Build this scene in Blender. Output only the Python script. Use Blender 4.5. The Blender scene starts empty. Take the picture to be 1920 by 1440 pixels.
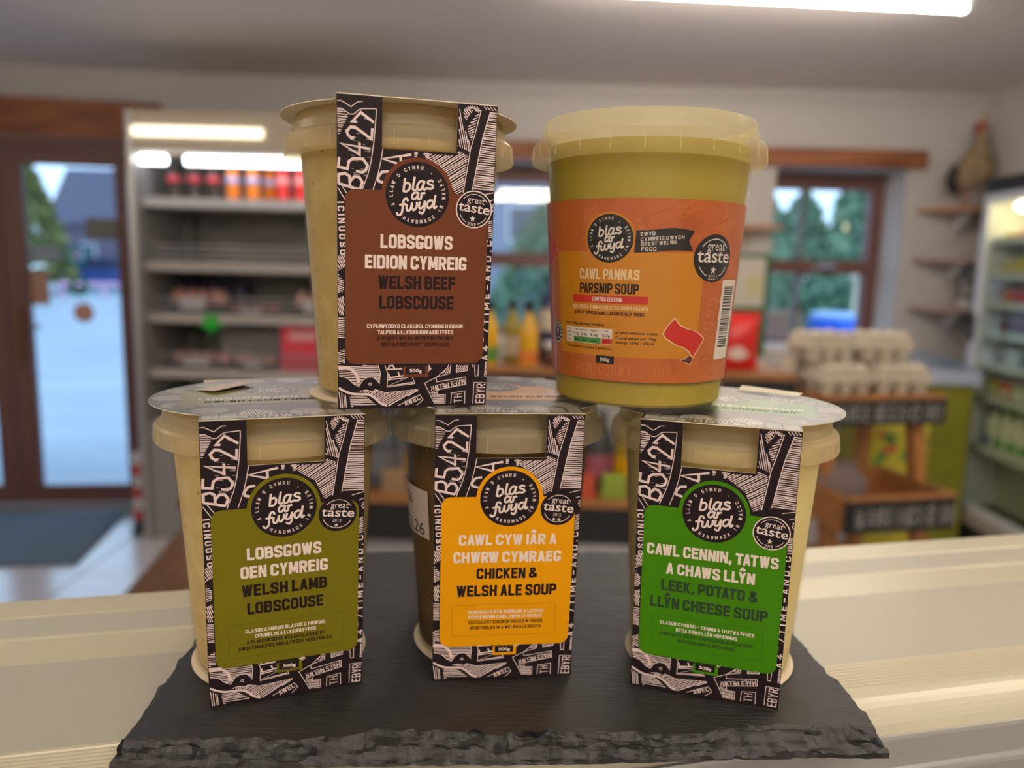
import bpy, bmesh, math, random, unicodedata
from mathutils import Vector, Matrix
random.seed(7)
SC = bpy.context.scene
COL = SC.collection
R = math.radians
# ------------------------------------------------------------------ camera, world, lights, exposure
cam_d = bpy.data.cameras.new('camera'); cam = bpy.data.objects.new('camera', cam_d); COL.objects.link(cam); SC.camera = cam
F_PX = 1441.76
cam_d.sensor_width = 36.0; cam_d.sensor_fit = 'HORIZONTAL'; cam_d.lens = F_PX*36.0/1920.0
cam_d.clip_start = 0.01; cam_d.clip_end = 200
PITCH, ROLL, EYE = R(8.61466), R(1.4163), 0.18724
fw = Vector((0, math.cos(PITCH), -math.sin(PITCH))); up0 = Vector((0, math.sin(PITCH), math.cos(PITCH))); rt0 = Vector((1, 0, 0))
rt = rt0*math.cos(ROLL) + up0*math.sin(ROLL)
up = up0*math.cos(ROLL) - rt0*math.sin(ROLL)
cam.matrix_world = Matrix(((rt.x, up.x, -fw.x, 0), (rt.y, up.y, -fw.y, 0), (rt.z, up.z, -fw.z, EYE), (0, 0, 0, 1)))
cam_d.dof.use_dof = True; cam_d.dof.focus_distance = 0.318; cam_d.dof.aperture_fstop = 5.6; cam_d.dof.aperture_blades = 0

world = bpy.data.worlds.new('overcast_sky'); SC.world = world; world.use_nodes = True
bg = world.node_tree.nodes['Background']; bg.inputs[0].default_value = (0.56, 0.76, 1.0, 1); bg.inputs[1].default_value = 2.5
vs = SC.view_settings
vs.view_transform = 'Standard'; vs.look = 'None'; vs.gamma = 1.0; vs.use_curve_mapping = False; vs.exposure = -0.08
TUBE_COL = (1.0, 0.875, 0.73); TUBE_E = 66.0
FLOOR = -1.24; CEIL = 1.19

# ------------------------------------------------------------------ materials
def s2l(c):
    return tuple(((v/255)/12.92 if v/255 <= 0.04045 else (((v/255)+0.055)/1.055)**2.4) for v in c)
MATS = {}
def mat(name, col, rough=0.5, metal=0.0, noise=None, bump=None, spec=0.5, coat=0.0, emit=None, estr=0.0, alpha=1.0, trans=0.0, sss=0.0):
    if name in MATS: return MATS[name]
    m = bpy.data.materials.new(name); m.use_nodes = True; nt = m.node_tree; b = nt.nodes['Principled BSDF']
    b.inputs['Base Color'].default_value = (*col, 1); b.inputs['Roughness'].default_value = rough; b.inputs['Metallic'].default_value = metal
    b.inputs['Specular IOR Level'].default_value = spec; b.inputs['Coat Weight'].default_value = coat; b.inputs['Coat Roughness'].default_value = 0.28
    b.inputs['Transmission Weight'].default_value = trans; b.inputs['Alpha'].default_value = alpha
    if sss: b.inputs['Subsurface Weight'].default_value = sss; b.inputs['Subsurface Radius'].default_value = (1, .7, .3); b.inputs['Subsurface Scale'].default_value = 0.01
    if emit: b.inputs['Emission Color'].default_value = (*emit, 1); b.inputs['Emission Strength'].default_value = estr
    if noise or bump:
        tc = nt.nodes.new('ShaderNodeTexCoord'); mp = nt.nodes.new('ShaderNodeMapping'); nt.links.new(tc.outputs['Object'], mp.inputs[0])
    if noise:   # (col2, scale, stretch(x,y,z), lo, hi)
        c2, sc, st, lo, hi = noise
        mp.inputs['Scale'].default_value = st
        n = nt.nodes.new('ShaderNodeTexNoise'); n.inputs['Scale'].default_value = sc; n.inputs['Detail'].default_value = 5
        r = nt.nodes.new('ShaderNodeValToRGB'); r.color_ramp.elements[0].position = lo; r.color_ramp.elements[1].position = hi
        r.color_ramp.elements[0].color = (*col, 1); r.color_ramp.elements[1].color = (*c2, 1)
        nt.links.new(mp.outputs[0], n.inputs['Vector']); nt.links.new(n.outputs['Fac'], r.inputs[0]); nt.links.new(r.outputs[0], b.inputs['Base Color'])
    if bump:    # (scale, stretch, strength, dist)
        sc, st, strn, dist = bump
        mp2 = nt.nodes.new('ShaderNodeMapping'); mp2.inputs['Scale'].default_value = st; nt.links.new(tc.outputs['Object'], mp2.inputs[0])
        n2 = nt.nodes.new('ShaderNodeTexNoise'); n2.inputs['Scale'].default_value = sc; n2.inputs['Detail'].default_value = 6
        bp = nt.nodes.new('ShaderNodeBump'); bp.inputs['Strength'].default_value = strn; bp.inputs['Distance'].default_value = dist
        nt.links.new(mp2.outputs[0], n2.inputs['Vector']); nt.links.new(n2.outputs['Fac'], bp.inputs['Height']); nt.links.new(bp.outputs[0], b.inputs['Normal'])
    MATS[name] = m
    return m
def clear_mat(name, tint, base, fac, rough=0.2, spec=0.5):
    """clear or milky plastic / glass: part of the light goes straight through"""
    if name in MATS: return MATS[name]
    m = mat(name, base, rough, spec=spec); nt = m.node_tree
    t = nt.nodes.new('ShaderNodeBsdfTransparent'); t.inputs[0].default_value = (*tint, 1)
    mx = nt.nodes.new('ShaderNodeMixShader'); mx.inputs[0].default_value = fac
    out = nt.nodes['Material Output']
    nt.links.new(t.outputs[0], mx.inputs[1]); nt.links.new(nt.nodes['Principled BSDF'].outputs[0], mx.inputs[2]); nt.links.new(mx.outputs[0], out.inputs[0])
    return m
def glow(m, tint, fac):
    """let light from behind glow through thin plastic"""
    nt = m.node_tree; t = nt.nodes.new('ShaderNodeBsdfTranslucent'); t.inputs[0].default_value = (*tint, 1); mx = nt.nodes.new('ShaderNodeMixShader'); mx.inputs[0].default_value = fac
    pb = nt.nodes['Principled BSDF']; dst = [l.to_socket for l in pb.outputs[0].links]
    nt.links.new(pb.outputs[0], mx.inputs[1]); nt.links.new(t.outputs[0], mx.inputs[2])
    for d in dst: nt.links.new(mx.outputs[0], d)
    return m
def glass_mat(name, tint, gloss=0.08):
    if name in MATS: return MATS[name]
    m = bpy.data.materials.new(name); m.use_nodes = True; nt = m.node_tree
    for n in list(nt.nodes):
        if n.type == 'BSDF_PRINCIPLED': nt.nodes.remove(n)
    t = nt.nodes.new('ShaderNodeBsdfTransparent'); t.inputs[0].default_value = (*tint, 1)
    g = nt.nodes.new('ShaderNodeBsdfGlossy'); g.inputs['Roughness'].default_value = 0.03
    mx = nt.nodes.new('ShaderNodeMixShader'); mx.inputs[0].default_value = gloss
    nt.links.new(t.outputs[0], mx.inputs[1]); nt.links.new(g.outputs[0], mx.inputs[2]); nt.links.new(mx.outputs[0], nt.nodes['Material Output'].inputs[0])
    MATS[name] = m
    return m

# ------------------------------------------------------------------ mesh builder
class MB:
    def __init__(s): s.v = []; s.f = []; s.sm = set()
    def add(s, vs_, fs, smooth=False):
        o = len(s.v); s.v += [tuple(p) for p in vs_]
        for f in fs:
            if smooth: s.sm.add(len(s.f))
            s.f.append([i+o for i in f])
        return s
    def box(s, x0, x1, y0, y1, z0, z1):
        v = [(x, y, z) for z in (z0, z1) for y in (y0, y1) for x in (x0, x1)]
        return s.add(v, [(0, 2, 3, 1), (4, 5, 7, 6), (0, 1, 5, 4), (2, 6, 7, 3), (0, 4, 6, 2), (1, 3, 7, 5)])
    def bbox(s, x0, x1, y0, y1, z0, z1, b):
        """box with chamfered vertical and top edges"""
        def ring(i, z): return [(x0+i+b, y0+i, z), (x1-i-b, y0+i, z), (x1-i, y0+i+b, z), (x1-i, y1-i-b, z), (x1-i-b, y1-i, z), (x0+i+b, y1-i, z), (x0+i, y1-i-b, z), (x0+i, y0+i+b, z)]
        v = ring(0, z0)+ring(0, z1-b)+ring(b*.7, z1); f = [tuple(range(7, -1, -1)), tuple(range(16, 24))]
        for k in (0, 8):
            for i in range(8): j = (i+1) % 8; f.append((k+i, k+j, k+8+j, k+8+i))
        return s.add(v, f)
    def lathe(s, prof, n=48, c=(0, 0, 0), smooth=True, sx=1, sy=1):
        v = []; f = []
        for r, z in prof:
            for k in range(n):
                a = 2*math.pi*k/n; v.append((c[0]+r*sx*math.cos(a), c[1]+r*sy*math.sin(a), c[2]+z))
        m = len(prof)
        for i in range(m-1):
            for k in range(n):
                j = (k+1) % n; f.append((i*n+k, i*n+j, (i+1)*n+j, (i+1)*n+k))
        if prof[0][0] > 1e-6: f.append(tuple(range(n-1, -1, -1)))
        if prof[-1][0] > 1e-6: f.append(tuple(range((m-1)*n, m*n)))
        return s.add(v, f, smooth)
    def tube(s, path, rad, n=10, smooth=True):
        path = [Vector(p) for p in path]; rr = rad if isinstance(rad, (list, tuple)) else [rad]*len(path)
        v = []; f = []; prev = None
        for i, p in enumerate(path):
            t = (path[min(i+1, len(path)-1)]-path[max(i-1, 0)]).normalized()
            a = Vector((0, 0, 1)) if abs(t.z) < .9 else Vector((1, 0, 0))
            if prev is None: x = t.cross(a).normalized()
            else: x = (prev - t*prev.dot(t)).normalized()
            prev = x; y = t.cross(x)
            for k in range(n):
                an = 2*math.pi*k/n; v.append(p + (x*math.cos(an)+y*math.sin(an))*rr[i])
        for i in range(len(path)-1):
            for k in range(n):
                j = (k+1) % n; f.append((i*n+k, i*n+j, (i+1)*n+j, (i+1)*n+k))
        f.append(tuple(range(n-1, -1, -1))); f.append(tuple(range((len(path)-1)*n, len(path)*n)))
        return s.add(v, f, smooth)
    def prism(s, poly, a0, a1, axis='z'):
        n = len(poly)
        def P(u, w, a): return {'z': (u, w, a), 'y': (u, a, w), 'x': (a, u, w)}[axis]
        v = [P(u, w, a0) for u, w in poly]+[P(u, w, a1) for u, w in poly]
        f = [tuple(range(n-1, -1, -1)), tuple(range(n, 2*n))]+[(i, (i+1) % n, n+(i+1) % n, n+i) for i in range(n)]
        return s.add(v, f)
    def ball(s, c, r, n=12, m=8):
        prof = [(max(1e-7, math.sin(math.pi*i/m)), -math.cos(math.pi*i/m)) for i in range(m+1)]
        rx, ry, rz = r if isinstance(r, tuple) else (r, r, r)
        return s.lathe([(p, z*rz) for p, z in prof], n, c, True, rx, ry)
    def build(s, name, m, parent=None, loc=None, rz=0):
        me = bpy.data.meshes.new(name); me.from_pydata(s.v, [], s.f); me.validate()
        if len(me.polygons) == len(s.f):
            for i in s.sm: me.polygons[i].use_smooth = True
        bm = bmesh.new(); bm.from_mesh(me); bmesh.ops.recalc_face_normals(bm, faces=bm.faces); bm.to_mesh(me); bm.free()
        if s.sm: me.set_sharp_from_angle(angle=R(28))
        me.materials.append(m)
        o = bpy.data.objects.new(name, me); COL.objects.link(o)
        if parent: o.parent = parent
        if loc: o.location = loc
        if rz: o.rotation_euler.z = rz
        return o
def tag(o, label=None, cat=None, group=None, kind=None):
    if label: o['label'] = label
    if cat: o['category'] = cat
    if group: o['group'] = group
    if kind: o['kind'] = kind
    return o
def thing(name, label, cat, loc=(0, 0, 0), rz=0, group=None):
    e = bpy.data.objects.new(name, None); e.empty_display_size = .05; COL.objects.link(e); e.location = loc; e.rotation_euler.z = rz
    return tag(e, label, cat, group)
def kids(o): return [c for c in COL.objects if c.parent == o]
def copy_tree(o, parent=None):
    c = o.copy(); COL.objects.link(c)
    if parent: c.parent = parent
    for ch in kids(o): copy_tree(ch, c)
    return c
def struct(o): o['kind'] = 'structure'; return o

# ------------------------------------------------------------------ stroke lettering
W_ = 0.44
def _g():
    w = W_; G = {}
    e = .12
    D = lambda x0, y0, x1, y1: (3, [(x0, y0), (x1, y1)])
    G['A'] = [D(.0, 0, w/2-.01, 1), D(w, 0, w/2+.01, 1), (0, [(.09, .24), (w-.09, .24)])]
    G['B'] = [(0, [(0, 0), (0, 1)]), (1, [(0, 1), (w*.94, 1), (w*.94, .53), (0, .53)]), (1, [(0, .53), (w, .53), (w, 0), (0, 0)])]
    G['C'] = [(1, [(w, .68), (w, 1), (0, 1), (0, 0), (w, 0), (w, .32)])]
    G['D'] = [(0, [(0, 0), (0, 1)]), (1, [(0, 1), (w, 1), (w, 0), (0, 0)])]
    G['E'] = [(0, [(w*.85, 1), (0, 1), (0, 0), (w*.85, 0)]), (0, [(0, .52), (w*.75, .52)])]
    G['F'] = [(0, [(w*.85, 1), (0, 1), (0, 0)]), (0, [(0, .5), (w*.75, .5)])]
    G['G'] = [(1, [(w, .74), (w, 1), (0, 1), (0, 0), (w, 0), (w, .30)]), (0, [(w, .37), (w*.72, .37)])]
    G['H'] = [(0, [(0, 0), (0, 1)]), (0, [(w, 0), (w, 1)]), (0, [(0, .52), (w, .52)])]
    G['I'] = [(0, [(0, 0), (0, 1)])]
    G['J'] = [(1, [(w*.8, 1), (w*.8, 0), (0, 0), (0, .25)])]
    G['K'] = [(0, [(0, 0), (0, 1)]), D(w, 1, .0, .40), D(w, 0, .10, .62)]
    G['L'] = [(0, [(0, 1), (0, 0), (w*.82, 0)])]
    G['M'] = [(0, [(0, 0), (0, 1)]), (0, [(w*1.3, 0), (w*1.3, 1)]), D(.04, 1, w*.65, .16), D(w*1.3-.04, 1, w*.65, .16)]
    G['N'] = [(0, [(0, 0), (0, 1)]), (0, [(w, 0), (w, 1)]), D(.02, 1, w-.02, 0)]
    G['O'] = [(2, [(0, 0), (0, 1), (w, 1), (w, 0)])]
    G['P'] = [(0, [(0, 0), (0, 1)]), (1, [(0, 1), (w, 1), (w, .45), (0, .45)])]
    G['Q'] = G['O']+[(0, [(w*.6, .2), (w*1.1, -.08)])]
    G['R'] = [(0, [(0, 0), (0, 1)]), (1, [(0, 1), (w, 1), (w, .47), (0, .47)]), D(w*.45, .50, w*1.02, 0)]
    G['S'] = [(1, [(w, .72), (w, 1), (0, 1), (0, .58), (w, .42), (w, 0), (0, 0), (0, .28)])]
    G['T'] = [(0, [(0, 1), (w, 1)]), (0, [(w/2, 1), (w/2, 0)])]
    G['U'] = [(1, [(0, 1.14), (0, 0), (w, 0), (w, 1.14)])]
    G['V'] = [D(0, 1, w/2-.01, 0), D(w, 1, w/2+.01, 0)]
    G['W'] = [D(0, 1, w*.36, 0), D(w*.74, 1, w*.40, 0), D(w*.74, 1, w*1.08, 0), D(w*1.48, 1, w*1.12, 0)]
    G['X'] = [D(0, 0, w, 1), D(0, 1, w, 0)]
    G['Y'] = [D(0, 1, w/2, .40), D(w, 1, w/2, .40), (0, [(w/2, .52), (w/2, 0)])]
    G['Z'] = [(0, [(0, 1), (w, 1), (0, 0), (w, 0)])]
    G['0'] = G['O']; G['1'] = [(0, [(0, .78), (w*.4, 1), (w*.4, 0)])]
    G['2'] = [(1, [(0, .7), (0, 1), (w, 1), (w, .6), (0, .12)]), (0, [(0, .12), (0, 0), (w, 0)])]
    G['3'] = [(1, [(0, .75), (0, 1), (w, 1), (w, .53), (w*.3, .53)]), (1, [(w*.3, .53), (w, .53), (w, 0), (0, 0), (0, .25)])]
    G['4'] = [(0, [(w*.7, 0), (w*.7, 1), (0, .28), (w, .28)])]
    G['5'] = [(0, [(w*.9, 1), (0, 1), (0, .56)]), (1, [(0, .56), (w, .6), (w, 0), (0, 0), (0, .24)])]
    G['6'] = [(1, [(w, .78), (w, 1), (0, 1), (0, 0), (w, 0), (w, .55), (0, .55)])]
    G['7'] = [(0, [(0, 1), (w, 1), (w*.3, 0)])]
    G['8'] = [(2, [(0, .53), (0, 1), (w, 1), (w, .53)]), (2, [(0, 0), (0, .53), (w, .53), (w, 0)])]
    G['9'] = [(1, [(0, .22), (0, 0), (w, 0), (w, 1), (0, 1), (0, .45), (w, .45)])]
    G['&'] = [(1, [(w*1.4, -.02), (w*.2, .74), (w*.2, 1), (w*.95, 1), (w*.95, .74), (0, .36), (0, 0), (w*.85, 0), (w*1.36, .44)])]
    G['.'] = [(0, [(0, 0), (0.001, .04)])]; G[','] = [(0, [(.03, .06), (0, -.14)])]; G['-'] = [(0, [(0, .45), (w*.8, .45)])]
    G['/'] = [D(0, 0, w*.7, 1)]; G["'"] = [(0, [(0, 1), (0, .8)])]
    G['£'] = [(1, [(w, .75), (w, 1), (.1, 1), (.1, 0)]), (0, [(0, 0), (w, 0)]), (0, [(0, .48), (w*.8, .48)])]
    G['('] = [(1, [(w*.4, 1.05), (0, .8), (0, .2), (w*.4, -.05)])]
    return G
GL = _g()
def soften(kind, pts, r=0.17, seg=4):
    if kind in (0, 3): return pts, False
    closed = kind == 2
    if closed: pts = pts+[pts[0], pts[1]]
    out = [] if closed else [pts[0]]
    for i in range(1, len(pts)-1):
        a, b, c = (Vector(p) for p in (pts[i-1], pts[i], pts[i+1]))
        la, lc = (a-b).length, (c-b).length
        k = min(r, la*.5, lc*.5)
        p0 = b+(a-b)*(k/la); p1 = b+(c-b)*(k/lc)
        for j in range(seg+1):
            t = j/seg; q = p0*(1-t)**2 + b*2*t*(1-t) + p1*t*t; out.append((q.x, q.y))
    if not closed: out.append(pts[-1])
    return out, closed
LIFT = [0]
def ribbon(pts, w, closed=False, cap=0.0):
    """flat ribbon of width w along 2D points -> list of quads; each ribbon sits a few microns above the last so that crossings do not coincide"""
    LIFT[0] = (LIFT[0]+1) % 7; lf_ = LIFT[0]*.0035
    P = [Vector(p[:2]) for p in pts]; Q = [P[0]]
    for p in P[1:]:
        if (p-Q[-1]).length > 1e-5: Q.append(p)
    P = Q
    if closed and (P[0]-P[-1]).length < 1e-5: P = P[:-1]
    n = len(P)
    if n < 2: return []
    if cap and not closed:
        P[0] = P[0]+(P[0]-P[1]).normalized()*cap; P[-1] = P[-1]+(P[-1]-P[-2]).normalized()*cap
    L = []; Rr = []
    for i in range(n):
        if closed: a, b, c = P[i-1], P[i], P[(i+1) % n]
        else: a, b, c = P[max(i-1, 0)], P[i], P[min(i+1, n-1)]
        d0 = (b-a); d1 = (c-b)
        d0 = d0.normalized() if d0.length > 1e-9 else d1.normalized(); d1 = d1.normalized() if d1.length > 1e-9 else d0
        t = d0+d1
        t = t.normalized() if t.length > 1e-3 else d0
        nn = Vector((-t.y, t.x)); k = max(.6, nn.dot(Vector((-d0.y, d0.x))))
        o = nn*(w/2/k); L.append(b+o); Rr.append(b-o)
    out = []
    for i in range(n if closed else n-1):
        j = (i+1) % n; out.append([(q.x, q.y, lf_) for q in (L[i], Rr[i], Rr[j], L[j])])
    return out
def clip_y(P, y0, y1):
    for yc, sg in ((y0, 1), (y1, -1)):
        Q = []
        for i in range(len(P)):
            a, b = P[i-1], P[i]; ia = (a[1]-yc)*sg >= 0; ib = (b[1]-yc)*sg >= 0
            if ia != ib: t = (yc-a[1])/(b[1]-a[1]); Q.append((a[0]+(b[0]-a[0])*t, yc, a[2]))
            if ib: Q.append(b)
        P = Q
        if len(P) < 3: return None
    return P
def spline(pts, seg=5, closed=False):
    P = [Vector(p) for p in pts]; n = len(P); out = []
    for i in range(n if closed else n-1):
        if closed: p0, p1, p2, p3 = P[i-1], P[i], P[(i+1) % n], P[(i+2) % n]
        else: p0, p1, p2, p3 = P[max(i-1, 0)], P[i], P[i+1], P[min(i+2, n-1)]
        for j in range(seg):
            t = j/seg
            q = .5*((2*p1)+(p2-p0)*t+(2*p0-5*p1+4*p2-p3)*t*t+(3*p1-p0-3*p2+p3)*t**3); out.append((q.x, q.y))
    if not closed: out.append(tuple(P[-1]))
    return out
def disc2(c, r, n=48, ry=None): return [(c[0]+r*math.cos(2*math.pi*k/n), c[1]+(ry or r)*math.sin(2*math.pi*k/n)) for k in range(n)]
def rrect(x0, y0, x1, y1, r, n=5):
    out = []
    for cx, cy, a0 in ((x1-r, y1-r, 0), (x0+r, y1-r, 90), (x0+r, y0+r, 180), (x1-r, y0+r, 270)):
        for k in range(n+1): a = R(a0+90*k/n); out.append((cx+r*math.cos(a), cy+r*math.sin(a)))
    return out
def decomp(txt):
    out = []
    for ch in unicodedata.normalize('NFD', txt):
        if ch == '\u0302' and out: out[-1] = (out[-1][0], True)
        elif ch == '\u2013': out.append(('-', False))
        else: out.append((ch, False))
    return out
def glyph(ch, hat, sw):
    """centre lines in a box whose ink is 0..1 high: (points, closed, clipped)"""
    res = []; xmax = 0
    for kind, pts in GL.get(ch, []):
        p, closed = soften(kind, pts); xmax = max(xmax, max(q[0] for q in pts))
        if kind == 3:
            (xa, ya), (xb, yb) = p; d = math.hypot(xb-xa, yb-ya); ex_, ey_ = (xb-xa)/d*.16, (yb-ya)/d*.16
            if ya in (0, 1): xa -= ex_; ya -= ey_
            if yb in (0, 1): xb += ex_; yb += ey_
            res.append(([(xa, ya), (xb, yb)], False, True))
        else: res.append(([(x, sw/2+y*(1-sw)) for x, y in p], closed, None if kind == 0 else False))
    if hat:
        res.append(([(xmax/2-.2, 1.12), (xmax/2, 1.32), (xmax/2+.2, 1.12)], False, False))
    return res, xmax
def glyph_polys(gl, x0, sx, cap, swa):
    out = []
    for p, c, cl in gl:
        for q in ribbon([((x0+px)*sx, py*cap) for px, py in p], swa*(.92 if cl else 1), c, swa*.49 if cl is None else 0):
            if cl: q = clip_y(q, 0, cap)
            if q: out.append(q)
    return out
def stroke_text(txt, u0, u1, vb, cap, sw=0.2, rot=0.0, gap=0.1, centre=None):
    """art coordinates: u right, v DOWN. text baseline starts at (u0,vb), runs u1-u0 long, rotated rot degrees clockwise about the start"""
    x = 0; lay = []; prev = ''
    for ch, hat in decomp(txt):
        if ch == ' ': x += .24; prev = ''; continue
        gl, w = glyph(ch, hat, sw)
        if prev+ch in ('AW', 'WA', 'AY', 'YA', 'TA', 'AT', 'LY', 'LT', 'FA', 'PA', 'AV', 'VA', 'LW', 'RW', 'RY'): x -= .11
        lay.append((x, gl)); x += w+sw+gap; prev = ch
    tot = x-gap; sx = (u1-u0)/tot if u1 is not None else cap
    swa = sw*cap*(0.5+0.5*min(1.3, sx/cap)); ca, sa = math.cos(R(rot)), math.sin(R(rot)); polys = []
    for x0, gl in lay:
        for q in glyph_polys(gl, x0, sx, cap, swa):
            polys.append([(u0+(a+swa/2)*ca+b*sa, vb+(a+swa/2)*sa-b*ca, l) for a, b, l in q])
    return polys
def circ_text(txt, c, rad, a0, a1, cap, sw, inward=False):
    """letters on a circle from angle a0 to a1 (degrees, counter-clockwise maths angles, v down); inward: tops point to the centre"""
    chars = list(txt); n = len(chars); polys = []
    for i, ch in enumerate(chars):
        if ch == ' ': continue
        a = R(a0+(a1-a0)*i/(n-1)); gl, w = glyph(ch, False, sw)
        px, py = c[0]+rad*math.cos(a), c[1]-rad*math.sin(a)
        ux, uy = (math.sin(a), math.cos(a)) if not inward else (-math.sin(a), -math.cos(a))     # reading direction in (u, v down)
        nx, ny = (math.cos(a), -math.sin(a)) if not inward else (-math.cos(a), math.sin(a))      # letter-up direction
        for q in glyph_polys(gl, 0, cap, cap, sw*cap):
            polys.append([(px+ux*(x-w/2*cap)+nx*(y-.5*cap), py+uy*(x-w/2*cap)+ny*(y-.5*cap), l) for x, y, l in q])
    return polys
def inside(p, poly):
    x, y = p; r = False; j = len(poly)-1
    for i in range(len(poly)):
        xi, yi = poly[i]; xj, yj = poly[j]
        if (yi > y) != (yj > y) and x < (xj-xi)*(y-yi)/(yj-yi)+xi: r = not r
        j = i
    return r
def hatch(poly, ang, sp, w, wob=.12, rnd=None, gapp=0.0):
    """pen hatching clipped to a polygon"""
    rnd = rnd or random; ca, sa = math.cos(R(ang)), math.sin(R(ang)); out = []
    rp = [(x*ca+y*sa, -x*sa+y*ca) for x, y in poly]
    y = min(p[1] for p in rp)+sp*.5; ymax = max(p[1] for p in rp)
    while y < ymax:
        xs = []
        for i in range(len(rp)):
            (xa, ya), (xb, yb) = rp[i-1], rp[i]
            if (ya > y) != (yb > y): xs.append(xa+(xb-xa)*(y-ya)/(yb-ya))
        xs.sort()
        for a, b in zip(xs[::2], xs[1::2]):
            if b-a < .4 or rnd.random() < gapp: continue
            n = max(1, int((b-a)/3)); ph = rnd.random()*6
            pts = [(a+(b-a)*k/n, y+wob*sp*math.sin(ph+k*1.3)+(rnd.random()-.5)*wob*sp) for k in range(n+1)]
            out += ribbon([(px*ca-py*sa, px*sa+py*ca) for px, py in pts], w*(.8+.4*rnd.random()))
        y += sp*(.85+.3*rnd.random())
    return out
FONT_CACHE = {}
def font_polys(txt, bold=0.0):
    key = (txt, bold)
    if key in FONT_CACHE: return FONT_CACHE[key]
    cu = bpy.data.curves.new('t', 'FONT'); cu.body = txt; cu.size = 1; cu.offset = bold; cu.resolution_u = 3
    ob = bpy.data.objects.new('t', cu); COL.objects.link(ob); dg = bpy.context.evaluated_depsgraph_get(); dg.update()
    me = bpy.data.meshes.new_from_object(ob.evaluated_get(dg))
    pol = [[(me.vertices[i].co.x, me.vertices[i].co.y) for i in p.vertices] for p in me.polygons]
    bpy.data.objects.remove(ob); bpy.data.curves.remove(cu); bpy.data.meshes.remove(me)
    FONT_CACHE[key] = pol
    return pol
def font_text(txt, u0, u1, vb, xh, bold=0.0, rot=0.0):
    """built-in font squeezed to u0..u1; xh = height of font unit 1 em scaled"""
    pol = font_polys(txt, bold); xs = [p[0] for q in pol for p in q]; x0, x1 = min(xs), max(xs)
    sx = (u1-u0)/(x1-x0); ca, sa = math.cos(R(rot)), math.sin(R(rot)); out = []
    for q in pol:
        out.append([(u0+(x-x0)*sx*ca+y*xh*sa, vb+(x-x0)*sx*sa-y*xh*ca) for x, y in q])
    return out
def star(c, r): return [(c[0]+(r if k % 2 == 0 else r*.42)*math.sin(math.pi*k/5), c[1]-(r if k % 2 == 0 else r*.42)*math.cos(math.pi*k/5)) for k in range(10)]
def arc(c, r, a0, a1, n=14): return [(c[0]+r*math.cos(R(a0+(a1-a0)*k/n)), c[1]-r*math.sin(R(a0+(a1-a0)*k/n))) for k in range(n+1)]
def decal(name, polys, surf, off, m, parent, lift=False):
    """printed layer: 2D art polygons laid onto a surface"""
    me = bpy.data.meshes.new(name); v = []; f = []
    for p in polys:
        li = polys.index(p)*.004 if lift else 0
        o = len(v); v += [surf(q[0], q[1], off+(q[2] if len(q) > 2 else li)) for q in p]; f.append(list(range(o, o+len(p))))
    me.from_pydata(v, [], f); me.materials.append(m)
    ob = bpy.data.objects.new(name, me); COL.objects.link(ob); ob.parent = parent
    return ob

# ------------------------------------------------------------------ room shell
M_wall = mat('warm_white_plaster', (0.55, 0.53, 0.515), .85, bump=(30, (1, 1, 1), .15, .01))
M_ceil = mat('white_ceiling_paint', (0.82, 0.77, 0.755), .85)
M_wood = mat('oiled_oak_beam', (0.36, 0.13, 0.045), .55, noise=((0.16, 0.052, 0.02), 3.0, (1.2, 9, 9), .35, .7))
M_frame = mat('rosewood_frame', (0.185, 0.085, 0.075), .45, noise=((0.15, 0.066, 0.058), 6, (8, 8, .8), .35, .7))
M_tile = mat('pale_floor_tile', (0.66, 0.64, 0.66), .2, spec=.9, coat=.6, noise=((0.60, 0.56, 0.57), 3, (1, 1, 1), .3, .7))
M_grout = mat('grey_grout', (0.30, 0.27, 0.25), .8)
M_black = mat('matt_black_board', (0.012, 0.013, 0.014), .6)
M_steel = mat('brushed_steel', (0.55, 0.54, 0.52), .32, .9)
M_white = mat('white_enamel', (0.72, 0.72, 0.74), .35)
M_glass = glass_mat('window_glass', (0.93, 0.97, 1.0), .05)
M_chrome = mat('chrome', (0.8, 0.8, 0.78), .18, 1.0)
M_chalk = mat('white_chalk', (0.42, 0.42, 0.42), .9)

YW = 4.4; T8 = R(8)
def wall_with_holes(name, x0, x1, z0, z1, y0, y1, holes, m, parent=None, loc=None, rz=0):
    b = MB(); xs = sorted({x0, x1, *[h[0] for h in holes], *[h[1] for h in holes]}); zs = sorted({z0, z1, *[h[2] for h in holes], *[h[3] for h in holes]})
    for i in range(len(xs)-1):
        for k in range(len(zs)-1):
            cx, cz = (xs[i]+xs[i+1])/2, (zs[k]+zs[k+1])/2
            if any(h[0] < cx < h[1] and h[2] < cz < h[3] for h in holes): continue
            b.box(xs[i], xs[i+1], y0, y1, zs[k], zs[k+1])
    return struct(b.build(name, m, parent, loc, rz))
wall_with_holes('wall_back', -1.9, 2.57, FLOOR, CEIL, YW, YW+.30, [(-.40, 1.12, -.25, .78), (1.44, 2.165, -.25, .78)], M_wall)
wall_with_holes('wall_door', -2.2, 0.03, FLOOR, CEIL, 0, .30, [(-1.75, -.19, FLOOR, .822)], M_wall, None, (-1.9, YW, 0), T8)
struct(MB().box(2.57, 2.75, -2.2, 4.7, FLOOR, CEIL).build('wall_right', M_wall))
struct(MB().box(-4.15, -3.95, -2.2, 4.4, FLOOR, CEIL).build('wall_left', M_wall))
struct(MB().box(-4.15, 2.75, -2.4, -2.2, FLOOR, CEIL).build('wall_front', M_wall))
struct(MB().box(-4.15, 2.75, -2.4, 4.75, CEIL, CEIL+.15).build('ceiling', M_ceil))
fl = struct(MB().box(-4.15, 2.75, -2.4, 4.72, FLOOR-.12, FLOOR-.006).build('floor', M_grout))
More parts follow.
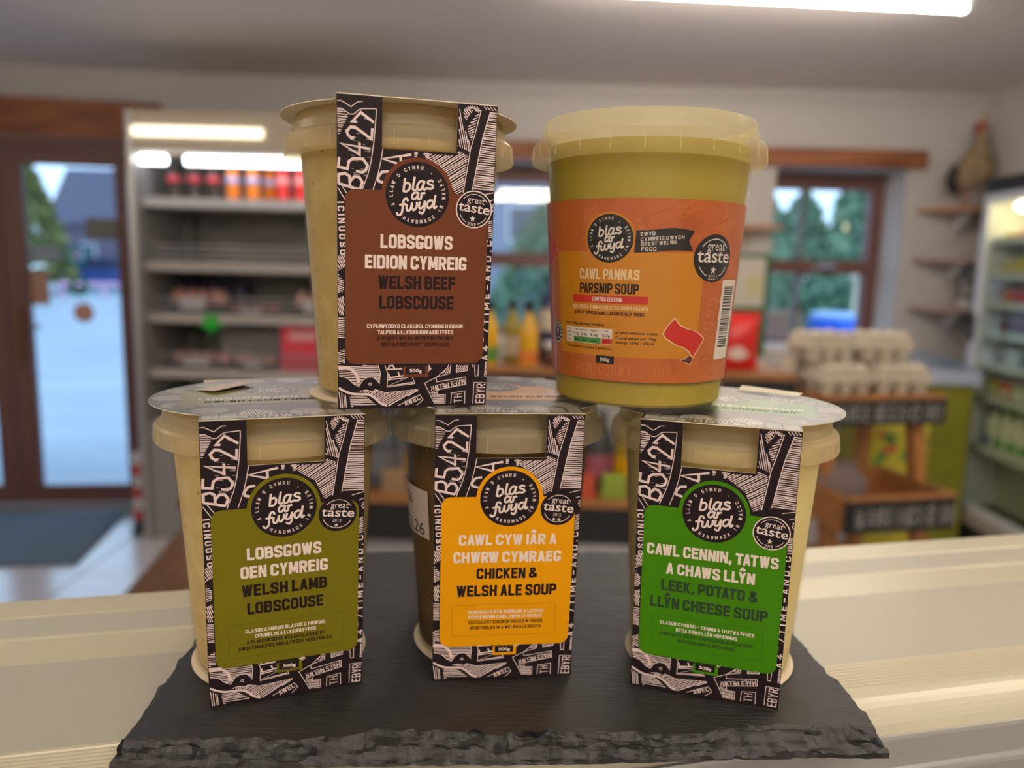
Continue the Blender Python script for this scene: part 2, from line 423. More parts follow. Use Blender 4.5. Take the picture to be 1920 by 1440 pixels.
tb = MB().bbox(-.1975, .1975, -.1975, .1975, -.008, 0, .003)
tile0 = None
for i in range(17):
    for j in range(10):
        x, y = -3.74+i*.4, .72+j*.4
        if y > 4.12 and x < -1.9 and y+.2 > 4.4-(-1.9-x)*math.tan(T8): continue
        if tile0 is None: tile0 = tb.build('tile', M_tile, fl); o = tile0
        else: o = tile0.copy(); COL.objects.link(o)
        o.location = (x, y, FLOOR+.0005)
# timber lintels
struct(MB().bbox(-1.75, -.055, -.05, .02, .828, 1.02, .008).build('trim_1', M_wood, None, (-1.9, YW, 0), T8))
struct(MB().bbox(-.46, 2.25, YW-.05, YW+.02, .779, .874, .008).build('trim_2', M_wood))

# ---- door (double leaf, glazed)
M_dglass = glass_mat('door_glass', (0.90, 0.96, 1.0), .04)
door = bpy.data.objects.new('door_1', None); COL.objects.link(door); door.location = (-1.9, YW, 0); door.rotation_euler.z = T8; struct(door)
b = MB(); b.box(-1.75, -.19, .0, .09, .765, .822); b.box(-.235, -.19, .0, .09, FLOOR, .765); b.box(-1.75, -1.70, .0, .09, FLOOR, .765); b.build('door_frame', M_frame, door)
def leaf(x0, x1, name):
    g = (x0+.105, x1-.075, -1.135, .69)
    b = MB(); b.box(x0, g[0], .01, .07, FLOOR+.012, .76); b.box(g[1], x1, .01, .07, FLOOR+.012, .76); b.box(g[0], g[1], .01, .07, FLOOR+.012, g[2]); b.box(g[0], g[1], .01, .07, g[3], .76)
    lf = b.build(name, M_frame, door)
    MB().box(g[0], g[1], .036, .044, g[2], g[3]).build('pane', M_dglass, lf)
    b = MB()
    for (a0, a1, c0, c1) in ((g[0], g[0]+.012, g[2], g[3]), (g[1]-.012, g[1], g[2], g[3]), (g[0], g[1], g[2], g[2]+.012), (g[0], g[1], g[3]-.012, g[3])): b.box(a0, a1, .004, .02, c0, c1)
    b.build('glazing_bead', M_frame, lf)
    return lf
lf = leaf(-.920, -.240, 'door_leaf'); leaf(-1.695, -.930, 'door_leaf')
hb = MB(); hb.bbox(-.885, -.855, -.006, .012, -.42, -.10, .004); hb.tube([(-.87, 0, -.2), (-.87, -.045, -.2), (-.83, -.055, -.2), (-.73, -.055, -.2)], .009)
h = hb.build('door_handle', mat('bronze_handle', (.22, .13, .06), .35, .8), lf); h['label'] = 'bronze lever handle on a long plate'
def sticker(x, z, r, m, ring=0, name='glass_sticker', lab=None, box=None):
    b = MB()
    if box: b.box(x-box[0]/2, x+box[0]/2, .030, .0355, z-box[1]/2, z+box[1]/2)
    elif ring: b.add(*ring_mesh(x, z, r, ring, .030, .0355))
    else: b.prism(disc2((x, z), r, 24), .030, .0355, 'y')
    o = b.build(name, m, lf)
    if lab: o['label'] = lab
def ring_mesh(x, z, r, w, y0, y1, n=28):
    v = []; f = []
    for k in range(n):
        a = 2*math.pi*k/n
        for rr, y in ((r, y0), (r-w, y0), (r-w, y1), (r, y1)): v.append((x+rr*math.cos(a), y, z+rr*math.sin(a)))
    for k in range(n):
        j = (k+1) % n
        for q in range(4): f.append((4*k+q, 4*j+q, 4*j+(q+1) % 4, 4*k+(q+1) % 4))
    return v, f
M_tan = glow(mat('tan_paper', (0.62, 0.40, 0.28), .7), (.6, .36, .25), .5)
sticker(-.555, .195, .058, glow(mat('teal_vinyl', (.02, .42, .46), .5), (.02, .42, .46), .5), .014, lab='teal ring sticker')
sticker(-.535, -.125, .055, glow(mat('salmon_vinyl', (.72, .42, .32), .6), (.7, .42, .32), .5), lab='round salmon sticker')
sticker(-.55, .02, .05, glow(mat('green_vinyl', (.12, .45, .26), .5), (.12, .45, .26), .5), .022, lab='green ring sticker')
sticker(-.765, .01, 0, M_tan, box=(.11, .19), lab='brown rectangular notice')
sticker(-.415, .345, 0, glow(mat('grey_notice', (.34, .33, .28), .7), (.3, .29, .24), .4), box=(.165, .115), lab='grey rectangular notice')
sticker(-.715, .20, 0, glow(mat('pale_notice', (.45, .48, .50), .7), (.4, .42, .45), .4), box=(.15, .075), lab='pale grey notice')

# ---- windows
def window(name, x0, x1, bars, lower_dark=False):
    w = bpy.data.objects.new(name, None); COL.objects.link(w); struct(w); y0, y1 = YW+.25, YW+.33
    z0, z1 = -.25, .80
    b = MB(); b.box(x0, x0+.07, y0, y1, z0, z1); b.box(x1-.07, x1, y0, y1, z0, z1); b.box(x0+.07, x1-.07, y0, y1, z0, z0+.06); b.box(x0+.07, x1-.07, y0, y1, .685, z1); b.build('window_frame', M_frame, w)
    MB().bbox(x0+.07, x1-.07, y0-.015, y1, .195, .275, .006).build('transom', M_frame, w)
    for xb in bars:
        for (a, c) in ((z0+.06, .195), (.275, .685)): MB().box(xb-.012, xb+.012, y0+.02, y1-.02, a, c).build('glazing_bar', mat('grey_bar', (.16, .17, .18), .5), w)
    MB().box(x0+.07, x1-.07, y0+.036, y0+.044, z0+.06, .195).build('pane', M_glass, w); MB().box(x0+.07, x1-.07, y0+.036, y0+.044, .275, .685).build('pane', M_glass, w)
    MB().bbox(x0-.0, x1+.0, YW+.002, y0, z0-.0, z0+.03, .004).build('window_sill', M_white, w)
    hb = MB(); hb.bbox((x0+x1)/2-.03, (x0+x1)/2+.03, y0-.03, y0-.015, .225, .25, .003); hb.tube([((x0+x1)/2-.01, y0-.03, .238), ((x0+x1)/2-.01, y0-.05, .238), ((x0+x1)/2+.09, y0-.05, .238)], .008); hb.build('window_handle', M_chrome, w)
    return w
window('window_1', 1.44, 2.165, (1.70,)); window('window_2', -.40, 1.12, (.36,))

# ------------------------------------------------------------------ ceiling lamps: one in view, the others added unseen to brighten
M_tube = mat('lit_fluorescent_tube', (.9, .9, .9), .5, emit=TUBE_COL, estr=TUBE_E)
def ceiling_lamp(loc, lab, length=1.5, rz=0):
    e = thing('fluorescent_lamp', lab, 'ceiling lamp', loc, rz, 'fluorescent ceiling lamps')
    MB().bbox(-length/2, length/2, -.035, .035, -.04, 0, .008).build('housing', M_white, e)
    MB().tube([(-length/2+.03, 0, -.058), (length/2-.03, 0, -.058)], .016, 12).build('lit_tube', M_tube, e)
    for s in (-1, 1): MB().box(s*(length/2-.03)-.012, s*(length/2-.03)+.012, -.02, .02, -.075, -.04).build('tube_holder', M_white, e)
    return e
ceiling_lamp((.85, 2.83, CEIL), 'lit fluorescent tube lamp on the ceiling, cut by the top edge of the view', 1.5, R(4))
ceiling_lamp((-3.0, 1.2, CEIL), 'added unseen fluorescent tube lamp on the ceiling near the door corner', 1.5, R(90))  # unseen tube added to brighten the room
ceiling_lamp((1.5, .95, CEIL), 'added unseen fluorescent tube lamp on the ceiling above the counter end')  # unseen tube added for room light and glare on the right
ceiling_lamp((-1.9, -1.2, CEIL), 'added unseen fluorescent tube lamp on the ceiling behind the counter on the door side')  # unseen tube added so light reaches the tubs from behind the counter
ceiling_lamp((.3, -1.5, CEIL), 'added unseen fluorescent tube lamp on the ceiling behind the server side')  # unseen tube added to light the tub fronts
ceiling_lamp((.5, -.55, CEIL), 'extra unseen fluorescent tube lamp added on the ceiling just behind the camera')  # one more unseen tube, put in to lift the front labels

# ------------------------------------------------------------------ outside
M_ground = mat('wet_grey_yard', (0.34, 0.40, 0.46), .5, noise=((.27, .32, .39), .5, (1, 3, 1), .35, .65))
struct(MB().box(-60, 60, 4.76, 75, FLOOR-.2, FLOOR-.02).build('ground_yard', M_ground))
def conifer(x, y, h, r, lab, col, col2, seed, name='conifer_tree'):
    rnd = random.Random(seed); e = thing(name, lab, 'tree', (x, y, FLOOR-.02), 0)
    MB().lathe([(.10*r, 0), (.08*r, h*.3), (.03*r, h*.8)], 8).build('trunk', mat('bark', (.06, .045, .03), .9), e)
    v = []; f = []
    for k in range(2600):
        t = rnd.random()**.8; z = h*(.06+.94*t); rr = r*(1-t)**.75*(.75+.3*rnd.random()); a = rnd.random()*6.283; s = .10*h/3*(.6+rnd.random())
        c = Vector((rr*math.cos(a), rr*math.sin(a), z)); d1 = Vector((rnd.uniform(-1, 1), rnd.uniform(-1, 1), rnd.uniform(-.3, 1))).normalized()*s; d2 = Vector((rnd.uniform(-1, 1), rnd.uniform(-1, 1), rnd.uniform(-1, .3))).normalized()*s*.7
        o = len(v); v += [c-d1, c+d2, c+d1, c-d2]; f.append((o, o+1, o+2, o+3))
    b = MB(); b.add(v, f); o = b.build('foliage', mat('foliage_'+name+str(seed), col, .8, noise=(col2, 1.2, (1, 1, 1), .35, .65)), e); o['kind'] = 'stuff'
    return e
conifer(-18.9, 30, 5.4, 1.9, 'tall pointed olive green conifer outside the glazed door', (.11, .14, .035), (.24, .24, .06), 1)
for i, (x, y, h, r) in enumerate(((4.75, 13.0, 2.75, 1.15), (7.3, 15.6, 2.9, 1.3), (9.6, 20.5, 6.5, 1.8), (.5, 14.5, 2.6, 1.2), (-2.6, 17.0, 3.0, 1.3), (6.0, 19.0, 3.4, 1.3))):
    conifer(x, y, h, r, ['bushy green tree outside the right-hand window beside its left jamb', 'lower green tree outside the middle of the right-hand window', 'tallest green tree outside near the right jamb of the right-hand window', 'green tree outside behind the parsnip soup tub', 'low green tree outside in the gap between the upper tubs', 'green tree far outside, in the left half of the right-hand window'][i], (.085, .20, .12), (.20, .34, .20), 10+i, 'broadleaf_tree')
M_brk = mat('mauve_brick', (.125, .095, .13), .8); M_slate2 = mat('roof_slate', (.10, .09, .13), .7)
bl = thing('barn', 'mauve grey barn across the yard seen through the door glass', 'building', (-22.4, 42, FLOOR-.02))
MB().box(-2.6, 1.4, 0, 4, 0, 3.2).build('wall', M_brk, bl); MB().prism([(-.3, 3.15), (-.3, 3.3), (2, 6.3), (4.3, 3.3), (4.3, 3.15)], -2.7, 1.5, 'x').build('roof', M_slate2, bl)
for wx in (-2.2, -.6): 
    wf = MB().box(wx-.4, wx+.4, -.04, .02, 1.2, 2.2).build('barn_window', M_white, bl); MB().box(wx-.33, wx+.33, -.06, -.045, 1.27, 2.13).build('pane', mat('dark_pane', (.05, .07, .10), .1), wf)
hs = thing('house', 'pale grey house added across the yard to cover bright sky between the two upper tubs', 'building', (.6, 26, FLOOR-.02))  # added to cover the bright sky in the middle window
MB().box(-4.5, 4.5, 0, 5, 0, 4.4).build('wall', mat('grey_render', (.24, .26, .33), .8), hs); MB().prism([(-.4, 4.35), (-.4, 4.5), (2.5, 6.4), (5.4, 4.5), (5.4, 4.35)], -4.8, 4.8, 'x').build('roof', M_slate2, hs)
for wx in (-2.6, -.4, 2.2):
    wf = MB().box(wx-.5, wx+.5, -.05, .02, 2.3, 3.5).build('house_window', M_white, hs); MB().box(wx-.42, wx+.42, -.07, -.055, 2.38, 3.42).build('pane', mat('dark_pane', (.05, .07, .10)), wf)
def car(x, y, rz, col, lab):
    e = thing('car', lab, 'car', (x, y, FLOOR-.02), rz); pm = mat('paint'+str(col), col, .25, coat=.8)
    MB().prism([(-2, .35), (-2.05, .75), (-1.9, .95), (-1.1, 1.0), (-.5, 1.42), (.9, 1.45), (1.55, 1.02), (2.0, .9), (2.1, .55), (2.05, .3)], -.85, .85, 'y').build('car_body', pm, e)
    MB().prism([(-.95, 1.02), (-.45, 1.36), (.85, 1.38), (1.35, 1.02)], -.87, .87, 'y').build('side_window', mat('car_glass', (.03, .05, .08), .08), e)
    for wx in (-1.3, 1.3):
        for wy in (-.78, .78): MB().prism(disc2((wx, .32), .32, 20), wy-.1, wy+.1, 'y').build('wheel', mat('tyre', (.02, .02, .022), .7), e)
car(-18.0, 34, R(12), (.02, .06, .26), 'dark blue car parked in the yard, lower one through the door glass')
car(-19.6, 38.2, R(0), (.10, .22, .42), 'lighter blue car parked further back beside the barn')
fw_ = thing('barrier_rail', 'low pink and white rail across the yard behind the door stickers', 'rail', (-14.0, 26, FLOOR-.02))
MB().box(-1.3, 1.7, -.03, .03, .50, .62).build('rail', mat('pink_rail', (.75, .42, .60), .5), fw_)
for px in (-1.2, .2, 1.6): MB().box(px-.04, px+.04, -.03, .03, 0, .50).build('post', mat('pink_rail', (.75, .42, .60), .5), fw_)
bb = thing('barrel', 'bright blue plastic barrel outside the right-hand window', 'barrel', (3.05, 7.35, FLOOR-.02))
M_blue = mat('blue_plastic', (.0, .10, .62), .4)
MB().lathe([(.20, 0), (.22, .05), (.24, .5), (.245, .75), (.225, 1.02), (.20, 1.05)], 24).build('body', M_blue, bb); MB().lathe([(.21, 1.05), (.215, 1.09), (.18, 1.10)], 24).build('lid', mat('pale_blue_lid', (.35, .55, .85), .4), bb)
bx = MB().bbox(2.42, 2.70, 7.2, 7.45, FLOOR-.02, -.16, .02).build('crate', mat('brown_crate', (.20, .10, .06), .7)); tag(bx, 'brown upright crate outside beside the blue barrel', 'crate')
gp = thing('gate_pillar', 'cream stone gate pillar outside, right of the blue barrel', 'pillar', (4.14, 9.0, FLOOR-.02))
MB().bbox(-.15, .15, -.15, .15, 0, 1.42, .01).build('shaft', mat('cream_stone', (.62, .54, .40), .85), gp); MB().bbox(-.19, .19, -.19, .19, 1.42, 1.50, .02).build('cap_stone', mat('cream_stone', (.5, .5, .4)), gp)

# ------------------------------------------------------------------ door mat, striped post, sack
M_mat = mat('blue_grey_mat', (.13, .18, .235), .95, bump=(300, (1, 1, 1), .6, .01))
o = MB().prism([(-3.2, 3.27), (-2.02, 3.42), (-2.16, 4.19), (-3.3, 4.05)], FLOOR+.001, FLOOR+.014).build('door_mat', M_mat); tag(o, 'large dark blue grey mat on the tiles inside the door', 'mat')
po = thing('striped_post', 'short red and white striped post with dark foot beside the glazed door', 'post', (-1.935, 3.88, FLOOR+.001))
for k in range(6): MB().lathe([(.024, .07+k*.06), (.026, .075+k*.06), (.026, .125+k*.06), (.024, .13+k*.06)], 14).build('band', mat('red_band', (.55, .06, .06), .5) if k % 2 == 0 else M_white, po)
MB().lathe([(.045, 0), (.045, .02), (.026, .03), (.024, .07)], 16).build('foot', mat('dark_foot', (.03, .04, .05), .6), po)
sk = thing('hessian_sack', 'brown hessian sack with folded peak just beyond the counter by the door', 'sack', (-.89, 2.25, FLOOR+.001))
M_hes = mat('brown_hessian', (.23, .12, .07), .95, noise=((.15, .075, .045), 40, (1, 1, 1), .3, .7), bump=(220, (1, 1, 1), .6, .01))
v = []; f = []; n = 28; prof = [(.24, 0), (.28, .08), (.29, .28), (.27, .46), (.20, .56), (.12, .66), (.07, .72)]
rnd = random.Random(3)
for i, (r, z) in enumerate(prof):
    for k in range(n):
        a = 6.2832*k/n; pk = max(0, math.cos(a-.15))**3*.12*(i/6)**2; dr = 1+.05*math.sin(5*a+i)+.04*rnd.uniform(-1, 1)
        v.append((r*dr*math.cos(a)+pk*.3, r*.8*dr*math.sin(a), z*.9+pk))
for i in range(len(prof)-1):
    for k in range(n): f.append((i*n+k, i*n+(k+1) % n, (i+1)*n+(k+1) % n, (i+1)*n+k))
f.append(tuple(range((len(prof)-1)*n, len(prof)*n))); f.append(tuple(range(n-1, -1, -1)))
MB().add(v, f, True).build('sack_body', M_hes, sk); MB().lathe([(.085, .69), (.11, .70), (.10, .72), (.08, .72)], 24).build('rolled_rim', mat('dark_hessian', (.13, .06, .035), .95), sk)

# ------------------------------------------------------------------ chilled multideck
md = thing('chilled_multideck', 'open chilled display cabinet with lit canopy and steel shelves by the door', 'fridge', (-1.87, 3.80, FLOOR+.001))
MW = 1.42; Z0 = FLOOR+.001
def lz(z): return z-Z0
M_grey = mat('grey_cabinet', (.29, .285, .28), .5); M_dark = mat('dark_back_panel', (.24, .225, .205), .6, noise=((.16, .155, .145), 5, (1, 1, 3), .35, .65)); M_rail = clear_mat('clear_rail', (.9, .9, .9), (.7, .7, .7), .35, .2)
M_canl = mat('canopy_glare', (.8, .78, .7), .5, emit=(1, .90, .68), estr=2.4); M_cold = mat('lit_shelf_lamp', (.9, .9, .9), .5, emit=(.86, .92, 1.0), estr=9)
MB().box(0, MW, .50, .54, 0, lz(.86)).build('back_panel', M_dark, md)
for x0 in (0, MW-.035): MB().prism([(0, lz(.87)), (0, 0), (.5, 0), (.5, lz(.87))], x0, x0+.035, 'x').build('side_panel', M_grey, md) if False else MB().box(x0, x0+.035, .0, .5, 0, lz(.88)).build('side_panel', M_grey, md)
cp = MB().bbox(.035, MW-.035, -.02, .5, lz(.705), lz(.885), .01).build('canopy', mat('cream_canopy', (.55, .47, .36), .4), md)
MB().box(.045, .66, -.032, -.021, lz(.765), lz(.805)).build('glare_front', M_canl, cp)  # glowing strip stands for light reflected on the curved canopy glass
for u0, u1 in ((.05, .17), (.27, MW-.1)): MB().tube([(u0, .03, lz(.66)), (u1, .03, lz(.66))], .020, 12).build('shelf_lamp', M_cold, md)
MB().box(.035, MW-.035, .0, .06, lz(.683), lz(.704)).build('lamp_bracket', M_steel, md)
b = MB(); b.tube([(.02, -.015, 0), (.02, -.015, lz(.88))], .018, 10); b.build('corner_post', M_steel, md)
for ux in (.11, 1.29): MB().box(ux, ux+.015, .485, .499, lz(-.5), lz(.68)).build('shelf_upright', mat('black_upright', (.03, .03, .03), .5), md)
for i, (z, m) in enumerate(((.475, M_white), (.165, M_steel), (-.09, M_steel), (-.37, M_steel))):
    sh = MB().bbox(.036, MW-.036, .06, .485, lz(z-.025), lz(z), .004).build('shelf', m, md)
    MB().box(.04, MW-.04, .045, .058, lz(z-.035), lz(z+.01)).build('price_rail', m if i == 0 else mat('grey_rail', (.50, .47, .44), .4), sh)
    if i: 
        for q in range(3): MB().tube([(.04, .05, lz(z+.03+q*.03)), (MW-.04, .05, lz(z+.03+q*.03))], .004, 6).build('guard_wire', M_chrome, sh)
MB().box(.036, MW-.036, .0, .485, .0, lz(-.62)).build('base', M_grey, md)
st = MB(); st.prism(star((.36, lz(-.125)), .065), .036, .042, 'y'); st.build('price_star', mat('green_star', (.01, .48, .03), .6), md)['label'] = 'bright green star price ticket'
def bottle(name, lab, group, loc, prof, m_liq, m_cap, m_lab, lz0, lz1, lr, caph):
    e = thing(name, lab, 'bottle', loc, 0, group)
    MB().lathe(prof, 18).build('bottle_body', m_liq, e)
    r, z = prof[-1]; MB().lathe([(r*1.15, z-.002), (r*1.2, z+.002), (r*1.2, z+caph), (r, z+caph+.002)], 14).build('cap', m_cap, e)
    MB().lathe([(lr, lz0), (lr, lz1)], 18).build('bottle_label', m_lab, e) if False else label_band(lr, lz0, lz1, m_lab, e)
    return e
def label_band(r, z0, z1, m, e):
    v = []; f = []; n = 20
    for z in (z0, z1):
        for rr in (r, r+.0006): v += [(rr*math.cos(6.2832*k/n), rr*math.sin(6.2832*k/n), z) for k in range(n)]
    for a, b_ in ((0, 2), (1, 3), (0, 1), (2, 3)):
        for k in range(n): j = (k+1) % n; f.append((a*n+k, a*n+j, b_*n+j, b_*n+k))
    return MB().add(v, f, True).build('bottle_label', m, e)
soda = [(.028, 0), (.032, .006), (.032, .06), (.029, .075), (.032, .09), (.032, .125), (.024, .155), (.012, .175), (.012, .19)]
cola = mat('cola', (.03, .012, .01), .12); orj = mat('orange_soda', (.85, .22, .005), .15); redj = mat('red_soda', (.72, .02, .02), .15)
redl = mat('red_label', (.60, .05, .07), .5); bluel = mat('blue_white_label', (.40, .45, .75), .5); pinkl = mat('pink_label', (.85, .30, .30), .5)
capb = mat('black_cap', (.01, .01, .012), .4); capr = mat('red_cap', (.6, .02, .03), .4); capo = mat('orange_cap', (.8, .25, .02), .4)
xs = [.155, .255, .352, .45, .55, .605, .70, .79, .88, .97]
nm = ['first cola bottle from the door on the top shelf of the chilled cabinet', 'second cola bottle from the door on the top chilled shelf', 'third cola bottle, beside the orange soda on the chilled shelf', 'orange soda bottle next to the cola bottles', 'orange soda bottle next but one to the cola bottles', 'orange soda bottle half behind the first red bottle', 'red soda bottle next to the orange ones', 'second red soda bottle on the top chilled shelf', 'third red soda bottle, close to the beef tub', 'red soda bottle hidden behind the beef lobscouse tub']
for i, x in enumerate(xs):
    ml, mc, mb = (cola, capb, redl) if i < 3 else (orj, capo, bluel) if i < 6 else (redj, capr, pinkl)
    bottle('soda_bottle', nm[i], 'soft drink bottles on the top chilled shelf', (-1.87+x, 3.80+(.15 if i != 5 else .24), .476), soda, ml, mc, mb, .092, .122, .0325, .014)
# packed meats and cards in the multideck
def pack(name, lab, cat, x0, x1, y0, z, h, col, film=True, wonk=0):
    e = thing(name, lab, cat, (-1.87+(x0+x1)/2, 3.80+y0, z), wonk); w = (x1-x0)/2
    rnd = random.Random(hash(lab) % 999)
    MB().bbox(-w, w, 0, .16, 0, h*.35, .012).build('tray', mat('black_tray', (.02, .02, .025), .4), e)
    b = MB()
    n = max(2, int(w*2/.07))
    for k in range(n): b.ball((-w+.035+(2*w-.07)*k/max(1, n-1), .08, h*.45), (2*w/n*.55, .07, h*.42), 12, 8)
    b.build('meat', mat('meat'+name+str(round(col[0], 2)), col, .35, noise=(tuple(min(1, c*1.7+.08) for c in col), 25, (1, 1, 1), .4, .65)), e)
    MB().bbox(-w*.5, w*.4, .0-.004, .002, h*.2, h*.6, .001).build('pack_label', M_white, e)
pack('meat_pack', 'large pale pink joint packed at the door end of the third chilled shelf', 'meat', .10, .38, .13, -.089, .15, (.50, .23, .18))
pack('meat_pack', 'flat dark red meat pack in the middle of the third chilled shelf', 'meat', .42, .66, .12, -.089, .06, (.30, .10, .09))
pack('meat_pack', 'pale pink poultry pack on the third chilled shelf near the beef tub', 'meat', .74, .96, .13, -.089, .15, (.62, .36, .27))
pack('meat_pack', 'long row of pink sausages at the door end of the lowest visible chilled shelf', 'meat', .10, .40, .12, -.369, .10, (.48, .24, .21))
pack('meat_pack', 'pink bacon pack in the middle of the lowest visible chilled shelf', 'meat', .44, .64, .12, -.369, .09, (.52, .30, .26))
pack('meat_pack', 'dark blue wrapped joint at the back of the third chilled shelf', 'meat', .08, .44, .30, -.089, .20, (.012, .016, .05))
rb = thing('red_carton', 'bright pinkish red carton on the lowest visible chilled shelf', 'carton', (-1.87+.80, 3.90, -.369))
MB().bbox(-.115, .115, 0, .16, 0, .245, .006).build('carton_body', mat('cerise_card', (.75, .06, .10), .5), rb); MB().box(-.07, .07, -.003, -.0005, .165, .205).build('carton_label', mat('pale_pink', (.85, .45, .45), .6), rb)
wc = MB().bbox(-1.16, -.86, 4.08, 4.2, -.369, -.15+.03, .006).build('white_carton', M_white); tag(wc, 'white carton behind the pinkish red carton in the chilled cabinet', 'carton')
cd = MB().bbox(-1.60, -1.25, 4.18, 4.24, -.368, -.175, .004).build('white_tray_stack', mat('pale_grey_tray', (.42, .42, .42), .6)); tag(cd, 'pale grey perforated tray standing at the back of the chilled cabinet', 'tray')

# ------------------------------------------------------------------ produce stand with bottles, packets
M_ply = mat('varnished_pine', (.42, .19, .06), .45, noise=((.30, .125, .04), 4, (1.5, 10, 10), .3, .7))
ps = thing('produce_stand', 'long two tier pine produce stand with black fronts behind the tubs', 'stand', (0, 2.5, FLOOR+.001))
def stand_shelf(x0, x1, y0, y1, z, fh):
    sh = MB().box(x0, x1, y0, y1, lz(z-.02), lz(z)).build('shelf_board', M_ply, ps)
    MB().box(x0, x1, y0-.02, y0, lz(z-fh), lz(z-.012)).build('black_fascia', M_black, ps)
    MB().box(x0, x1, y0-.022, y0, lz(z-.012), lz(z+.012)).build('pine_lip', M_ply, ps)
stand_shelf(-.75, .93, .02, .42, -.595, .14); stand_shelf(-.55, .985, .16, .55, -.165, .095)
for x in (-.72, .2, .90): MB().box(x-.025, x+.025, .44, .49, 0, lz(-.19)).build('leg', M_ply, ps)
for x in (-.70, .90): MB().box(x-.025, x+.025, .05, .10, 0, lz(-.62)).build('leg', M_ply, ps)
sauce = [(.030, 0), (.034, .006), (.034, .125), (.026, .155), (.014, .185), (.013, .20)]
M_yel = mat('mustard_sauce', (.72, .40, .004), .15); M_olb = mat('olive_oil', (.34, .26, .02), .12); M_navy = mat('navy_bottle', (.02, .03, .12), .15); M_crml = mat('cream_label', (.70, .62, .50), .6)
M_redy = mat('orange_label', (.75, .22, .03), .5); M_grnl = mat('green_label', (.12, .30, .05), .5)
for i, (x, y, ml, mb, l0, l1) in enumerate(((-.085, 2.74, M_yel, M_grnl, .02, .07), (.055, 2.74, M_yel, M_redy, .015, .06), (-.005, 2.86, M_olb, M_crml, .03, .1), (-.165, 2.88, M_olb, M_redy, .03, .09))):
    bottle('sauce_bottle', ['yellow sauce bottle with black cap just right of the beef tub', 'yellow sauce bottle with black cap left of the parsnip tub', 'amber oil bottle behind and between the two yellow sauce bottles', 'amber oil bottle behind the edge of the beef tub'][i], 'sauce bottles on the produce stand', (x, y, -.164), sauce, ml, capb, mb, l0, l1, .0343, .035)
nb = bottle('navy_bottle', 'tall navy bottle with cream label beside the parsnip tub', None, (.135, 2.9, -.164), [(.036, 0), (.04, .006), (.04, .2), (.03, .24), (.016, .27), (.015, .30)], M_navy, capb, M_crml, .12, .20, .0404, .03)
bottle('navy_bottle', 'tall navy bottle almost hidden behind the parsnip tub', None, (.235, 2.92, -.164), [(.036, 0), (.04, .006), (.04, .2), (.03, .24), (.016, .27), (.015, .30)], M_navy, capb, M_crml, .12, .20, .0404, .03)
jr = thing('jar', 'small dark jar with white lid in front of the navy bottle', 'jar', (.14, 2.74, -.164)); MB().lathe([(.028, 0), (.032, .006), (.032, .06), (.027, .072)], 18).build('jar_glass', mat('dark_chutney', (.08, .03, .015), .15), jr); MB().lathe([(.030, .0725), (.031, .078), (.031, .09), (.028, .092)], 18).build('jar_lid', M_white, jr)
def packet(x, y, z, w, h, lab, col, rz=0):
    e = thing('crisp_packet', lab, 'packet', (x, y, z), rz, 'crisp packets on the produce stand'); nx, nz = 8, 9; v = []; f = []
    for s in (-1, 1):
        for k in range(nz+1):
            for i in range(nx+1):
                u = i/nx; t = k/nz; d = .036*math.sin(math.pi*u)**.6*math.sin(math.pi*t)**.55
                v.append((w*(u-.5)*(1-.06*math.sin(math.pi*t)), s*d, h*t))
    n1 = (nx+1)*(nz+1)
    for s in (0, 1):
        for k in range(nz):
            for i in range(nx): q = s*n1+k*(nx+1)+i; f.append((q, q+1, q+nx+2, q+nx+1))
    MB().add(v, f, True).build('packet_foil', mat('packet'+str(col), col, .28), e)
    MB().add([(-w*.28+w*.56*i/10, -.036*math.sin(math.pi*(.22+.56*i/10))**.6*.99-.0045, h*(.30+.16*math.sin(math.pi*i/10)*(1 if s else -.55))) for s in (0, 1) for i in range(11)], [(i, i+1, 12+i, 11+i) for i in range(10)]).build('packet_logo', mat('packet_white', (.75, .62, .58), .5), e)
    b = MB(); b.box(-w/2, w/2, -.0015, .0015, h*.985, h+.012); b.build('crimped_seal', mat('packet'+str(col), col, .28), e)
packet(.81, 2.78, -.163, .155, .20, 'large red crisp packet nearest the egg stand', (.68, .02, .018), R(-6))
packet(.70, 2.86, -.163, .14, .19, 'red crisp packet partly behind the parsnip tub', (.60, .015, .02), R(8))
# goods on the lower shelf
M_gb = mat('grey_bottle', (.10, .11, .13), .25)
big = [(.05, 0), (.058, .01), (.058, .16), (.05, .20), (.03, .235), (.028, .25)]
for i, (x, y, ml, mb, mc) in enumerate(((-.455, 2.68, M_gb, mat('slate_label', (.16, .17, .19), .5), M_gb), (-.325, 2.70, M_gb, mat('amber_label', (.45, .22, .04), .5), M_white), (-.20, 2.72, M_navy, M_grnl, capb), (.20, 2.70, mat('cola_dark', (.03, .02, .02), .2), redl, capb), (.315, 2.72, mat('deep_grey', (.06, .065, .075), .3), mat('rose_label', (.35, .10, .14), .5), M_gb), (.43, 2.69, M_olb, M_yel, capb))):
    bottle('cordial_bottle', ['grey cordial bottle on the lower stand shelf beside the lamb tub', 'cordial bottle with amber label and white cap on the lower stand shelf', 'navy cordial bottle behind the chicken tub', 'dark cordial bottle with red label behind the chicken tub edge', 'grey cordial bottle with rose label between chicken and leek tubs', 'amber cordial bottle beside the leek tub'][i], 'cordial bottles on the lower stand shelf', (x, y, -.594), big, ml, mc, mb, .05, .13, .0585, .03)
